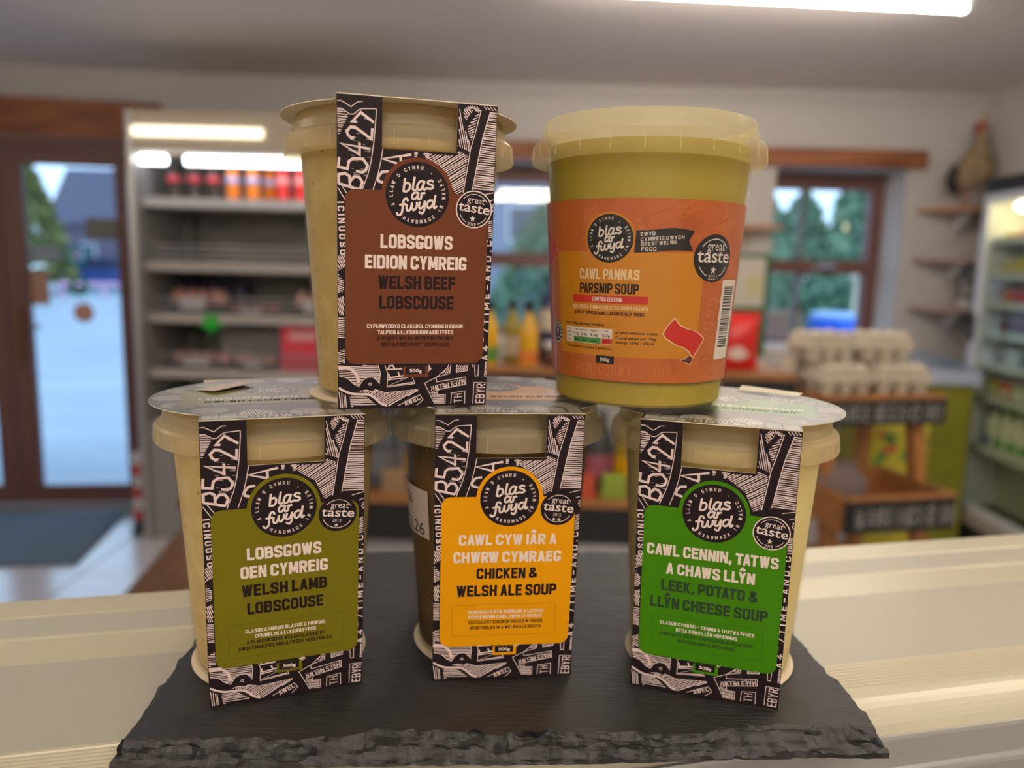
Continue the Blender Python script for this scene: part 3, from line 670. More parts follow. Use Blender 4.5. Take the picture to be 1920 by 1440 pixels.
for i, (x, col) in enumerate(((.255, (.55, .10, .05)), (.36, (.30, .42, .06)), (-.40, (.35, .24, .14)), (-.26, (.45, .40, .12)))):
    o = thing('snack_pack', ['small orange red snack pack on the lower stand shelf', 'small lime green snack pack on the lower stand shelf', 'small tan snack pack by the grey cordial bottle', 'small yellow green snack pack behind the chicken tub'][i], 'packet', (x, 2.585, -.594), R(i*9-10))
    MB().prism([(-.045, 0), (.045, 0), (.04, .075), (-.04, .075)], -.02, .02, 'y').build('pack_body', mat('snack'+str(i), col, .4), o); MB().box(-.04, .04, -.002, .002, .075, .085).build('pack_seal', mat('snack'+str(i), col, .4), o)

# ------------------------------------------------------------------ egg stand
EG = R(13); ex, ey = 1.135, 2.52
es = thing('egg_stand', 'stepped pine egg stand with two black chalk price boards', 'stand', (ex, ey, FLOOR+.001), EG)
M_pine = mat('orange_pine', (.46, .20, .05), .45, noise=((.34, .14, .035), 4, (10, 10, 1.5), .3, .7))
def tray(x0, x1, y0, y1, z, h, dk):
    MB().box(x0, x1, y0, y1, lz(z-h), lz(z-h)+.015).build('tray_base', M_ply, es)
    MB().box(x0, x0+.015, y0, y1, lz(z-h)+.015, lz(z)).build('tray_side', M_ply, es); MB().box(x1-.015, x1, y0, y1, lz(z-h)+.015, lz(z)).build('tray_side', M_ply, es)
    MB().box(x0+.015, x1-.015, y1-.015, y1, lz(z-h)+.015, lz(z)).build('tray_back', M_ply, es)
    MB().box(x0+.0, x1-.0, y0-.001, y0-.016, lz(z-h), lz(z)-.012).build('chalk_board', M_black, es); MB().box(x0, x1, y0-.016, y0, lz(z)-.012, lz(z)).build('tray_lip', M_ply, es)
    MB().box(x0+.015, x1-.015, y0+.003, y1-.016, lz(z)-dk, lz(z)-dk+.012).build('deck', M_ply, es)
tray(-.10, .38, .03, .38, -.212, .10, .014); tray(-.09, .32, -.12, .24, -.515, .12, .085)
def SG(x, v, off): return (x, -off, -v)
def chalk(txt, x0, x1, zc, cap, y):
    pol = stroke_text(txt, x0, x1, -(zc-cap/2), cap, .10, 0, .16)
    me = decal('chalk_lettering', pol, lambda u, v, off: (u, y-off, -v), .0006, M_chalk, es)
chalk('LARGE EGGS £1.90', -.075, .345, lz(-.268), .050, .014); chalk('V LARGE EGGS £2.00', -.07, .30, lz(-.580), .058, -.136)
for x in (-.03, .33):
    for y0, y1 in ((-.06, .10), (.36, .36)):
        b = MB(); w = .022
        v = [(x-w, y0-w, 0), (x+w, y0-w, 0), (x+w, y0+w, 0), (x-w, y0+w, 0), (x-w, y1-w, lz(-.297)), (x+w, y1-w, lz(-.297)), (x+w, y1+w, lz(-.297)), (x-w, y1+w, lz(-.297))]
        b.add(v, [(0, 3, 2, 1), (4, 5, 6, 7), (0, 1, 5, 4), (1, 2, 6, 5), (2, 3, 7, 6), (3, 0, 4, 7)]).build('leg', M_pine, es)
MB().box(-.03, .33, .35, .37, lz(-.9), lz(-.86)).build('stretcher', M_pine, es)
# egg boxes
M_pulp = mat('grey_egg_pulp', (.60, .54, .43), .95, noise=((.50, .45, .36), 30, (1, 1, 1), .3, .7), bump=(150, (1, 1, 1), .5, .004))
def egg_box_parts():
    b = MB()
    for i in range(3):
        for j in range(2): b.lathe([(.017, 0), (.019, .002), (.0245, .034)], 10, (-.0500+i*.05, -.0255+j*.051, 0), True)
    b.bbox(-.0765, .0765, -.053, .053, .030, .036, .003)
    l = MB(); l.bbox(-.0765, .0765, -.053, .053, .0362, .041, .003); l.prism([(-.072, .041), (-.062, .068), (.062, .068), (.072, .041)], -.046, .046, 'y')
    for i in range(3):
        for j in range(2): l.ball((-.046+i*.046, -.024+j*.048, .058), (.021, .021, .017), 10, 6)
    return b, l
eb0 = None
def egg_box(x, y, z, rz, lab):
    global eb0
    if eb0 is None:
        eb0 = thing('egg_box', lab, 'egg box', (0, 0, 0), 0, 'pulp egg boxes on the egg stand'); b, l = egg_box_parts(); b.build('box_base', M_pulp, eb0); l.build('box_lid', M_pulp, eb0); e = eb0
    else: e = copy_tree(eb0)
    e.scale = (1.32, 1.32, 1.4)
    c, s = math.cos(EG), math.sin(EG); e.location = (ex+x*c-y*s, ey+x*s+y*c, z); e.rotation_euler.z = EG+rz; e['label'] = lab
zt = -.2135
egg_box(.015, .115, zt, R(2), 'front egg box at the near left of the lower layer'); egg_box(.245, .115, zt, R(-5), 'front egg box at the right of the lower layer')
egg_box(.015, .275, zt, R(-3), 'rear egg box behind the near left one'); egg_box(.245, .275, zt, R(3), 'rear egg box at the right of the lower layer')
egg_box(-.008, .190, zt+.1065, R(6), 'top layer egg box nearest the crisp packets'); egg_box(.222, .185, zt+.1065, R(-4), 'top layer egg box on the right')
rm = thing('paper_bag', 'crumpled grey mauve paper sack lying on the lower egg tray', 'bag', (1.14, 2.585, -.599)); v = []
b = MB(); b.ball((0, 0, .07), (.10, .05, .07), 14, 10); o = b.build('bag_body', mat('mauve_paper', (.22, .17, .16), .9, bump=(14, (1, 1, 1), 1, .03)), rm)
MB().box(-.05, .05, -.02, .02, .125, .155).build('folded_top', mat('mauve_paper', (.2, .2, .2)), rm)

# ------------------------------------------------------------------ chest freezer
cf = thing('chest_freezer', 'lime green chest freezer with sliding glass lids behind the egg stand', 'freezer', (2.085, 4.05, FLOOR+.001))
M_lime = mat('lime_panel', (.20, .20, .015), .5, noise=((.27, .27, .02), 2, (1, 1, 1), .3, .7)); M_pale = mat('pale_blue_rim', (.48, .55, .72), .4)
MB().bbox(-.21, .21, -.30, .30, .10, lz(-.33), .02).build('cabinet', M_lime, cf); MB().box(-.19, .19, -.28, .28, 0, .10).build('plinth', M_grey, cf)
MB().bbox(-.225, .225, -.315, .315, lz(-.33), lz(-.265), .012).build('rim', M_pale, cf)
for k in range(2):
    v = [(-.21+k*.21, -.30, lz(-.262)), (k*.21, -.30, lz(-.262)), (k*.21, .30, lz(-.215)), (-.21+k*.21, .30, lz(-.215))]
    lb = MB(); lb.add(v+[(p[0], p[1], p[2]+.012) for p in v], [(0, 3, 2, 1), (4, 5, 6, 7), (0, 1, 5, 4), (1, 2, 6, 5), (2, 3, 7, 6), (3, 0, 4, 7)]); lb.build('glass_lid', mat('lid_glass', (.30, .38, .52), .1), cf)
    MB().tube([v[0], v[3]], .012, 8).build('lid_edge', M_pale, cf)
ys = thing('printed_sack', 'yellow sack printed with red and green vegetables behind the egg stand', 'sack', (1.56, 3.05, FLOOR+.001), R(8))
pp = MB().bbox(-.16, .13, -.05, .05, 0, lz(-.37), .03).build('sack_body', mat('yellow_panel', (.58, .52, .04), .5), ys); MB().box(-.10, .07, -.012, .012, lz(-.37), lz(-.33)).build('sewn_top', mat('yellow_panel', (.5, .5, .04)), ys)
rnd = random.Random(5); bl1 = []; bl2 = []
for k in range(30):
    c = (rnd.uniform(-.11, .09), rnd.uniform(lz(-.80), lz(-.42))); (bl1 if k % 2 else bl2).append(disc2(c, rnd.uniform(.014, .028), 12))
decal('tomato_print', [[(x, y) for x, y in p] for p in bl1], lambda u, v, off: (u, -.0505-off, v), .001, mat('tomato_red', (.55, .12, .04), .5), pp)['kind'] = 'stuff'; decal('leaf_print', bl2, lambda u, v, off: (u, -.0505-off, v), .0006, mat('leaf_green', (.12, .30, .04), .5), pp)['kind'] = 'stuff'

# ------------------------------------------------------------------ corner shelves, cockerel, notice board
M_shelf = mat('pinkish_pine_shelf', (.42, .28, .23), .6); M_shelf2 = mat('tan_pine_shelf', (.45, .25, .13), .6)
for i, z in enumerate((.565, .295, .025)):
    e = thing('wall_shelf', ['top wooden corner shelf carrying the cockerel', 'middle wooden corner shelf with the silver ornament below', 'lowest wooden corner shelf beside the glass fridge'][i], 'shelf', (2.235, YW, z), 0, 'corner shelves')
    MB().prism([(0, 0), (.0, -.03), (.10, -.24), (.33, -.26), (.33, 0)], -.022, 0).build('shelf_board', M_shelf2 if i == 0 else M_shelf, e)
    MB().prism([(-.02, -.023), (-.18, -.023), (-.02, -.14)], .2, .215, 'x').build('bracket', M_white, e)
e = thing('wall_shelf', 'short pine wall shelf beside the right-hand window', 'shelf', (1.18, YW, .45)); MB().bbox(0, .27, -.13, -.001, -.022, 0, .004).build('shelf_board', M_shelf2, e); MB().prism([(-.02, -.023), (-.10, -.023), (-.02, -.12)], .1, .112, 'x').build('bracket', M_shelf2, e)
nbd = thing('notice_board', 'green notice board with pinned white sheet between the windows', 'notice board', (1.31, YW, 0))
MB().box(-.16, .125, -.02, -.001, -.28, .30).build('green_board', mat('green_felt', (.055, .13, .05), .9), nbd); s_ = MB().box(-.13, .10, -.023, -.0205, .0, .275).build('paper_sheet', mat('cream_paper', (.62, .58, .50), .8), nbd)
MB().box(0.0, .08, -.0245, -.0235, .06, .17).build('yellow_print', mat('faint_yellow', (.60, .55, .30), .8), s_)
# cockerel
ck = thing('cockerel_ornament', 'speckled cream cockerel ornament stretching up on the top corner shelf', 'ornament', (2.44, YW-.15, .566), R(0))
ck.scale = (.9, .9, 1)
M_cr = mat('speckled_feather', (.42, .32, .19), .8, noise=((.17, .11, .06), 45, (1, 1, 1), .35, .6)); M_rd = mat('comb_red', (.28, .05, .03), .5); M_gd = mat('beak_gold', (.45, .27, .08), .5)
pth = [(-.075, 0, .10), (-.055, 0, .13), (-.02, 0, .17), (.01, 0, .22), (.025, 0, .28), (.03, 0, .335), (.032, 0, .38), (.03, 0, .41)]
MB().tube(pth, [.035, .07, .092, .092, .072, .048, .035, .026], 18).build('body', M_cr, ck)
MB().ball((.03, -.005, .415), (.028, .026, .03), 14, 10).build('head', M_rd, ck)
MB().lathe([(.019, .435), (.012, .465), (.0005, .51)], 10, (.03, -.005, 0)).build('beak', M_gd, ck)
MB().prism([(-.0, .37), (-.025, .40), (-.02, .425), (-.035, .44), (.0, .445)], -.012, .0, 'y').build('comb', M_rd, ck)
MB().tube([(-.075, 0, .16), (-.115, 0, .19), (-.125, 0, .15), (-.115, 0, .10), (-.095, 0, .065)], [.03, .036, .034, .028, .010], 12).build('tail', mat('black_tail', (.01, .011, .012), .5), ck)
for y in (-.03, .03):
    lg = MB().tube([(-.03, y, .105), (-.035, y, .05), (-.033, y, .004)], .008, 8).build('leg', mat('pink_leg', (.40, .22, .18), .6), ck)
    b = MB()
    for a in (-.5, 0, .5): b.tube([(-.033, y, .005), (-.033+.04*math.sin(a), y-.04*math.cos(a), .004)], .004, 6)
    b.build('toes', mat('pink_leg', (.4, .2, .2)), lg)
MB().ball((.045, -.055, .20), (.05, .03, .07), 12, 8).build('wing', mat('tan_wing', (.34, .24, .13), .8, noise=((.12, .07, .04), 40, (1, 1, 1), .35, .6)), ck)
so = thing('silver_ornament', 'crumpled silver foil ornament on the lowest corner shelf', 'ornament', (2.50, YW-.10, .026)); b = MB(); rnd = random.Random(2)
for k in range(46):
    a = rnd.random()*6.28; t = rnd.random(); c = Vector((.055*math.cos(a)*(1-.3*t), .04*math.sin(a), .03+.17*t)); d = Vector((rnd.uniform(-1, 1), rnd.uniform(-1, 0), rnd.uniform(-.4, 1)))*.035; n_ = Vector((d.z, d.x, -d.y))*.6
    b.add([c, c+d+n_, c+d*1.7, c+d-n_], [(0, 1, 2, 3)])
b.build('foil_leaf', mat('silver_foil', (.62, .62, .64), .3, .8), so)['kind'] = 'stuff'; MB().lathe([(.035, 0), (.04, .01), (.03, .05), (.02, .16)], 12).build('vase', M_white, so)

# ------------------------------------------------------------------ upright glass fridge
FX = 2.33
fr = thing('upright_fridge', 'tall lit glass door fridge with black header at the right wall', 'fridge', (FX, 3.2, FLOOR+.001))
FB = .23
MB().box(FB-.03, FB, 0, .72, .1, lz(.60)).build('back_panel', mat('cream_liner', (.62, .60, .46), .5), fr)
MB().box(.03, FB-.03, 0, .03, .1, lz(.60)).build('side_panel', M_white, fr); MB().box(.03, FB-.03, .69, .72, .1, lz(.60)).build('side_panel', M_white, fr)
MB().bbox(-.01, FB, 0, .72, lz(.60), lz(.675), .005).build('header', mat('black_header', (.018, .018, .02), .4), fr); MB().box(.0, FB, 0, .72, 0, .26).build('plinth', M_black, fr); MB().box(-.012, -.0005, 0, .72, .20, .26).build('kick_ledge', mat('tan_plinth', (.42, .36, .30), .5), fr)  # plinth coloured black to paint in the shadow under the fridge
b = MB(); b.box(-.005, .03, 0, .045, .26, lz(.60)); b.box(-.005, .03, .675, .72, .26, lz(.60)); b.box(-.005, .03, .045, .675, lz(.555), lz(.60)); b.box(-.005, .03, .045, .675, .26, .30); dr = b.build('door', mat('pale_door_frame', (.66, .68, .74), .4), fr)
MB().box(.010, .016, .045, .675, .30, lz(.555)).build('pane', glass_mat('fridge_glass', (.93, .97, .93), .06), dr)
MB().tube([(-.03, .66, lz(-.12)), (-.035, .66, lz(.02))], .01, 8).build('door_handle', capb, dr)
MB().ball((.10, .50, lz(.535)), (.05, .12, .03), 14, 8).build('top_lamp', mat('fridge_bulb', (.9, .9, .8), .5, emit=(1, .84, .48), estr=14), fr)
fz = [.37, .20, .06, -.085, -.24, -.40, -.66]
for z in fz:
    sh = MB().box(.035, FB-.031, .031, .689, lz(z-.012), lz(z)).build('wire_shelf', M_white, fr); MB().box(.026, .034, .031, .689, lz(z-.014), lz(z+.022)).build('price_strip', mat('pale_strip', (.55, .56, .50), .5), sh)
def fy(i): return .60-i*.095
def fridge_item(kind, i, lev, lab, col, h=.08, r=.036, col2=None):
    loc = (FX+.105, 3.2+fy(i), fz[lev]+.0005)
    if kind == 'carton':
        e = thing('carton', lab, 'carton', loc, R(3*i)); MB().bbox(-.04, .04, -.04, .04, 0, h, .004).build('carton_body', mat('fc'+str(col), col, .5), e); MB().box(-.0425, -.0405, -.03, .03, h*.3, h*.6).build('carton_label', mat('fl'+str(col2 or (.8, .8, .7)), col2 or (.8, .8, .7), .5), e)
    elif kind == 'pot':
        e = thing('yoghurt_pot', lab, 'pot', loc); MB().lathe([(r*.8, 0), (r, h*.92), (r*1.06, h*.93), (r*1.06, h)], 18).build('pot_body', mat('fc'+str(col), col, .4), e); MB().lathe([(r*1.05, h+.0002), (r*1.05, h+.003)], 18).build('foil_lid', mat('fl'+str(col2 or (.7, .7, .7)), col2 or (.7, .7, .7), .4), e)
    else:
        e = thing('milk_bottle', lab, 'bottle', loc, R(4*i)); MB().bbox(-.04, .04, -.04, .04, 0, .15, .012).build('bottle_body', mat('milk', (.74, .72, .55), .4), e); MB().lathe([(.034, .15), (.018, .185), (.018, .20)], 14).build('neck', mat('milk', (.74, .72, .55)), e)
        MB().lathe([(.020, .2002), (.020, .218)], 14).build('cap', mat('fc'+str(col), col, .4), e); MB().box(-.0425, -.0405, -.03, .03, .03, .07).build('bottle_label', mat('fl'+str(col), col, .5), e)
for i in range(6):
    n_ = ['nearest the far hinge', 'second from the far hinge', 'third from the far hinge', 'fourth from the far hinge', 'fifth from the far hinge', 'sixth from the far hinge'][i]
    fridge_item('carton', i, 0, ['yellow', 'red', 'yellow', 'cream', 'red', 'yellow'][i]+' flat carton on the top shelf of the glass fridge, '+n_, [(.62, .45, .02), (.55, .08, .03), (.6, .42, .04), (.6, .55, .4), (.55, .08, .03), (.62, .45, .02)][i], .04)
    fridge_item('carton', i, 1, 'yellow and cream wedge carton on the second fridge shelf, '+n_, [(.62, .56, .36), (.60, .46, .10)][i % 2], .09, col2=(.66, .48, .05))
    fridge_item('pot', i, 2, ['orange', 'red', 'green'][i % 3]+' pot on the third fridge shelf, '+n_, [(.60, .16, .06), (.58, .08, .05), (.10, .22, .15)][i % 3], .075)
    fridge_item('pot', i, 3, 'dark red jar on the fourth fridge shelf, '+n_, (.15, .03, .03), .07, .034, (.30, .18, .16))
    fridge_item('pot', i, 4, ['silver', 'white', 'dark grey'][i % 3]+' tub on the fifth fridge shelf, '+n_, [(.30, .31, .30), (.55, .55, .53), (.10, .11, .11)][i % 3], .08, .04)
    fridge_item('carton', i, 5, ['yellow', 'red', 'pale green'][i % 3]+' box on the sixth fridge shelf, '+n_, [(.55, .42, .05), (.55, .10, .04), (.42, .50, .30)][i % 3], .09)
    fridge_item('milk', i, 6, ['blue', 'green', 'green', 'green', 'blue', 'green'][i]+' capped milk bottle on the lowest fridge shelf, '+n_, [(.05, .14, .40), (.08, .36, .06), (.08, .36, .06), (.08, .36, .06), (.05, .14, .40), (.08, .36, .06)][i])

# ------------------------------------------------------------------ counter (serve-over) with aluminium top
CY = R(13.35)
co = thing('serve_over_counter', 'cream aluminium topped serve over counter under the slate board', 'counter', (0, 0, FLOOR+.001), CY)
M_alu = mat('cream_anodised_top', (.61, .57, .43), .34, .1); M_band = mat('grey_cream_band', (.50, .485, .40), .42, .1)
X0, X1, CT = -1.15, 1.15, -.0095
prof = [(.473, -.05), (.474, CT-.003), (.471, CT), (.449, CT), (.448, CT-.0006), (.447, CT), (.4215, CT), (.4205, CT-.0006), (.4195, CT), (.361, CT), (.360, CT-.0006), (.359, CT), (.3175, CT)]
y = .3170
while y > .297: prof += [(y, CT-.0007), (y-.0012, CT-.0007), (y-.0014, CT), (y-.0024, CT)]; y -= .0026
for k in range(1, 9): a = R(90*k/8*.86); prof.append((.2965-.0195*math.sin(a), CT-.0125*(1-math.cos(a))))
prof += [(.2765, CT-.0118), (.2762, -.05)]
def extr(pr, x0, x1):
    n = len(pr); v = [(x, q[0], lz(q[1])) for x in (x0, x1) for q in pr]; f = [(i, i+1, n+i+1, n+i) for i in range(n-1)]+[(0, n, 2*n-1, n-1), tuple(range(n)), tuple(range(2*n-1, n-1, -1))]
    return v, f
MB().add(*extr(prof, X0, X1)).build('top_extrusion', M_alu, co)
for a_, b_ in ((.4230, .4465), (.3190, .3925)): MB().box(X0, X1, a_, b_, lz(CT-.002), lz(CT+.0001)).build('inlay_strip', M_band, co)
p2 = [(.2762, -.022), (.2756, -.0205), (.2742, -.0205), (.2735, -.022), (.2715, -.034), (.2705, -.0352), (.2695, -.0352), (.2688, -.037), (.2680, -.045), (.2680, -.085), (.2762, -.085)]
MB().add(*extr(p2, X0, X1)).build('front_rail', mat('silver_rail', (.62, .62, .60), .3, .7), co)
MB().box(X0, X1, .29, .46, .0, lz(-.05)).build('counter_body', mat('cream_body', (.45, .42, .37), .5), co)

# ------------------------------------------------------------------ slate board
def slate():
    rnd = random.Random(11); Cn = [(-.1515, .2705), (.1590, .2905), (.1515, .502), (-.1660, .482)]; th = .0088
    per = []; nrm = []
    for k in range(4):
        a = Vector(Cn[k]); b = Vector(Cn[(k+1) % 4]); d = (b-a); n = 300 if k % 2 == 0 else 210; nn = Vector((d.y, -d.x)).normalized()
        for i in range(n): per.append((a+d*(i/n), nn, k, i/n, d.normalized()))
    N = len(per); EDG = []
    IN = [(Cn[0][0]+.0032, Cn[0][1]+.0085), (Cn[1][0]-.0032, Cn[1][1]+.0085), (Cn[2][0]-.003, Cn[2][1]-.003), (Cn[3][0]+.003, Cn[3][1]-.003)]
    def noise(seed, sc):
        rn = random.Random(seed); g = [rn.uniform(-1, 1) for _ in range(int(N/sc)+2)]; out = []
        L = int(N/sc)
        for i in range(N):
            t = i/N*L; j = int(t); fr_ = t-j; fr_ = fr_*fr_*(3-2*fr_); out.append(g[j % L]*(1-fr_)+g[(j+1) % L]*fr_)
        return out
    n1, n2, n3, n4, n5 = noise(1, 30), noise(2, 10), noise(3, 3.5), noise(4, 16), noise(5, 5)
    ZN = [[a*.0011+b_*.0007+c_*.0003 for a, b_, c_ in zip(noise(20+r//2, 13), noise(40+r, 4.5), noise(60+r, 1.7))] for r in range(9)]
    rings = [[] for _ in range(9)]
    for i, (p, nn, k, t, d) in enumerate(per):
        wgt = min(1, t/.05, (1-t)/.05)
        edge = (.0011*n1[i]+.0007*n2[i]+.0005*n3[i])*max(.25, wgt)
        bev = ((.0034*n4[i]+.0016*n5[i]) if k == 0 else (.0016*n4[i]+.0009*n5[i]))*wgt
        c = p+nn*edge; ci = Vector(IN[k])*(1-t)+Vector(IN[(k+1) % 4])*t-nn*bev
        for r, (fr_, z) in enumerate(((1, 0), (.93, -.0010), (.78, -.0019), (.62, -.0030), (.45, -.0038), (.28, -.0050), (.12, -.0060), (0, -.0070), (0, -th))):
            j = ZN[r][i] if 0 < r < 8 else 0
            q = c.lerp(ci, fr_)+nn*(ZN[8-r][i]*.9 if 0 < r < 8 else 0)
            rings[r].append((q.x, q.y, max(-th, min(-.0002 if r else 0, z+j))))
    v = [p for rg in rings for p in rg]; f = []
    for r in range(8):
        for i in range(N): j = (i+1) % N; f.append((r*N+i, r*N+j, (r+1)*N+j, (r+1)*N+i))
    v.append((0, .385, 0)); f += [(9*N, i, (i+1) % N) for i in range(N)]; v.append((0, .385, -th)); f += [(9*N+1, 8*N+(i+1) % N, 8*N+i) for i in range(N)]
    m = mat('dark_slate', (.020, .021, .022), .40, spec=.8)
    nt = m.node_tree; b = nt.nodes['Principled BSDF']; tc = nt.nodes.new('ShaderNodeTexCoord')
    mp = nt.nodes.new('ShaderNodeMapping'); mp.inputs['Scale'].default_value = (14, 130, 60); mp.inputs['Rotation'].default_value = (0, 0, R(-6)); nt.links.new(tc.outputs['Object'], mp.inputs[0])
    a1 = nt.nodes.new('ShaderNodeTexNoise'); a1.inputs['Scale'].default_value = 4; a1.inputs['Detail'].default_value = 8; a1.inputs['Roughness'].default_value = .65; nt.links.new(mp.outputs[0], a1.inputs['Vector'])
    a2 = nt.nodes.new('ShaderNodeTexNoise'); a2.inputs['Scale'].default_value = 60; a2.inputs['Detail'].default_value = 5; nt.links.new(tc.outputs['Object'], a2.inputs['Vector'])
    ad = nt.nodes.new('ShaderNodeMath'); ad.operation = 'ADD'; nt.links.new(a1.outputs['Fac'], ad.inputs[0]); nt.links.new(a2.outputs['Fac'], ad.inputs[1])
    bp = nt.nodes.new('ShaderNodeBump'); bp.inputs['Strength'].default_value = .75; bp.inputs['Distance'].default_value = .0013; nt.links.new(ad.outputs[0], bp.inputs['Height']); nt.links.new(bp.outputs[0], b.inputs['Normal'])
    cr = nt.nodes.new('ShaderNodeValToRGB'); cr.color_ramp.elements[0].color = (.0065, .0072, .0075, 1); cr.color_ramp.elements[1].color = (.019, .0195, .019, 1); cr.color_ramp.elements[0].position = .3; cr.color_ramp.elements[1].position = .7
    nt.links.new(a2.outputs['Fac'], cr.inputs[0]); nt.links.new(cr.outputs[0], b.inputs['Base Color'])
    o = MB().add(v, f).build('slate_board', m); return o
tag(slate(), 'rough edged black slate serving board carrying the soup tubs', 'board')

# ------------------------------------------------------------------ soup tubs
H = .1252; RL = .0525; RB, RT = .0388, .0460
SW, SL = 64.0, 126.0
M_card = mat('cream_card', (.74, .64, .48), .7); M_ink = mat('black_brown_ink', (.016, .0085, .0115), .55, spec=.22); M_pinkw = mat('pale_ink', (.80, .63, .60), .6); M_title = mat('title_white', (.84, .69, .62), .6)
M_dk = mat('dark_ink', (.018, .008, .008), .6, spec=.2); M_gloss_ink = mat('gloss_black_ink', (.02, .018, .017), .34, spec=.9, coat=.8); M_gloss_pale = mat('gloss_pale_ink', (.76, .72, .62), .34, spec=.9, coat=.8)
M_lid = clear_mat('milky_lid_plastic', (.99, .95, .80), (.92, .80, .55), .46, .24); M_lid2 = clear_mat('clear_lid_plastic', (1, .98, .88), (.88, .78, .48), .28, .18); M_cup = clear_mat('clear_cup_plastic', (.98, .97, .92), (.5, .45, .3), .06, .12, .8)
glow(M_lid, (.95, .86, .62), .5); glow(M_lid2, (.95, .88, .62), .5)
def cup_r(z): return RB+(RT-RB)*z/(H-.0166)
CUP = [(RB-.001, .0006), (RB, .002), (cup_r(.05), .05), (cup_r(.1085), .1085), (RT+.0012, .1095), (RT+.0012, .118), (RT-.0008, .1185), (RT-.0008, .109), (cup_r(.05)-.0009, .05), (RB-.001, .0025)]
LID = [(RT+.0016, H-.0174), (RL-.0004, H-.0176), (RL, H-.0165), (RL-.0005, H-.0105), (RL-.0014, H-.0093), (RL-.0030, H-.0086), (RL-.0036, H-.0080), (RL-.0041, H-.0044), (RL-.0046, H-.0040), (RL-.0055, H-.0004), (RL-.0058, H), (RL-.0068, H), (RL-.0072, H-.0050), (.006, H-.0055), (.0002, H-.0055)]
lid_mesh = {}
def tub_base(name, lab, x, y, z, th, soup_m, level=.112, lidm=None):
    e = thing(name, lab, 'soup tub', (x, y, z), R(th), 'stacked soup tubs on the slate')
    MB().lathe(CUP, 72).build('cup', M_cup, e)
    MB().lathe([(RB-.0022, .0030), (RB-.0010, .0042), (cup_r(.05)-.0012, .05), (cup_r(level)-.0012, level), (.0002, level+.0004)], 64).build('soup', soup_m, e)
    ld = MB().lathe(LID, 96).build('lid', lidm or M_lid, e)
    b = MB()
    for k in range(24):
        a = 2*math.pi*(k+.3)/24; c, s = math.cos(a), math.sin(a); t = Vector((-s, c, 0))*.00016
        for (r0, z0, r1, z1) in ((RL+.0001, H-.0168, RL-.0004, H-.0107),):
            p = [Vector((c*r0, s*r0, z0)), Vector((c*r1, s*r1, z1)), Vector((c*(r1+.00018), s*(r1+.00018), z1)), Vector((c*(r0+.00018), s*(r0+.00018), z0))]
            b.add([q-t for q in p]+[q+t for q in p], [(0, 1, 2, 3), (7, 6, 5, 4), (0, 4, 5, 1), (1, 5, 6, 2), (2, 6, 7, 3), (3, 7, 4, 0)])
    b.build('grip_rib', M_lid, ld)['kind'] = 'stuff'
    return e
DT, DB = .0546, .0442
def SURF_F(u, v, off):
    t = v/SL; y = -(DT+(DB-DT)*t); z = H*(1-t); o = off/1000
    return ((u-SW/2)/1000, y-o*.9966, z-o*.0825-.0001)
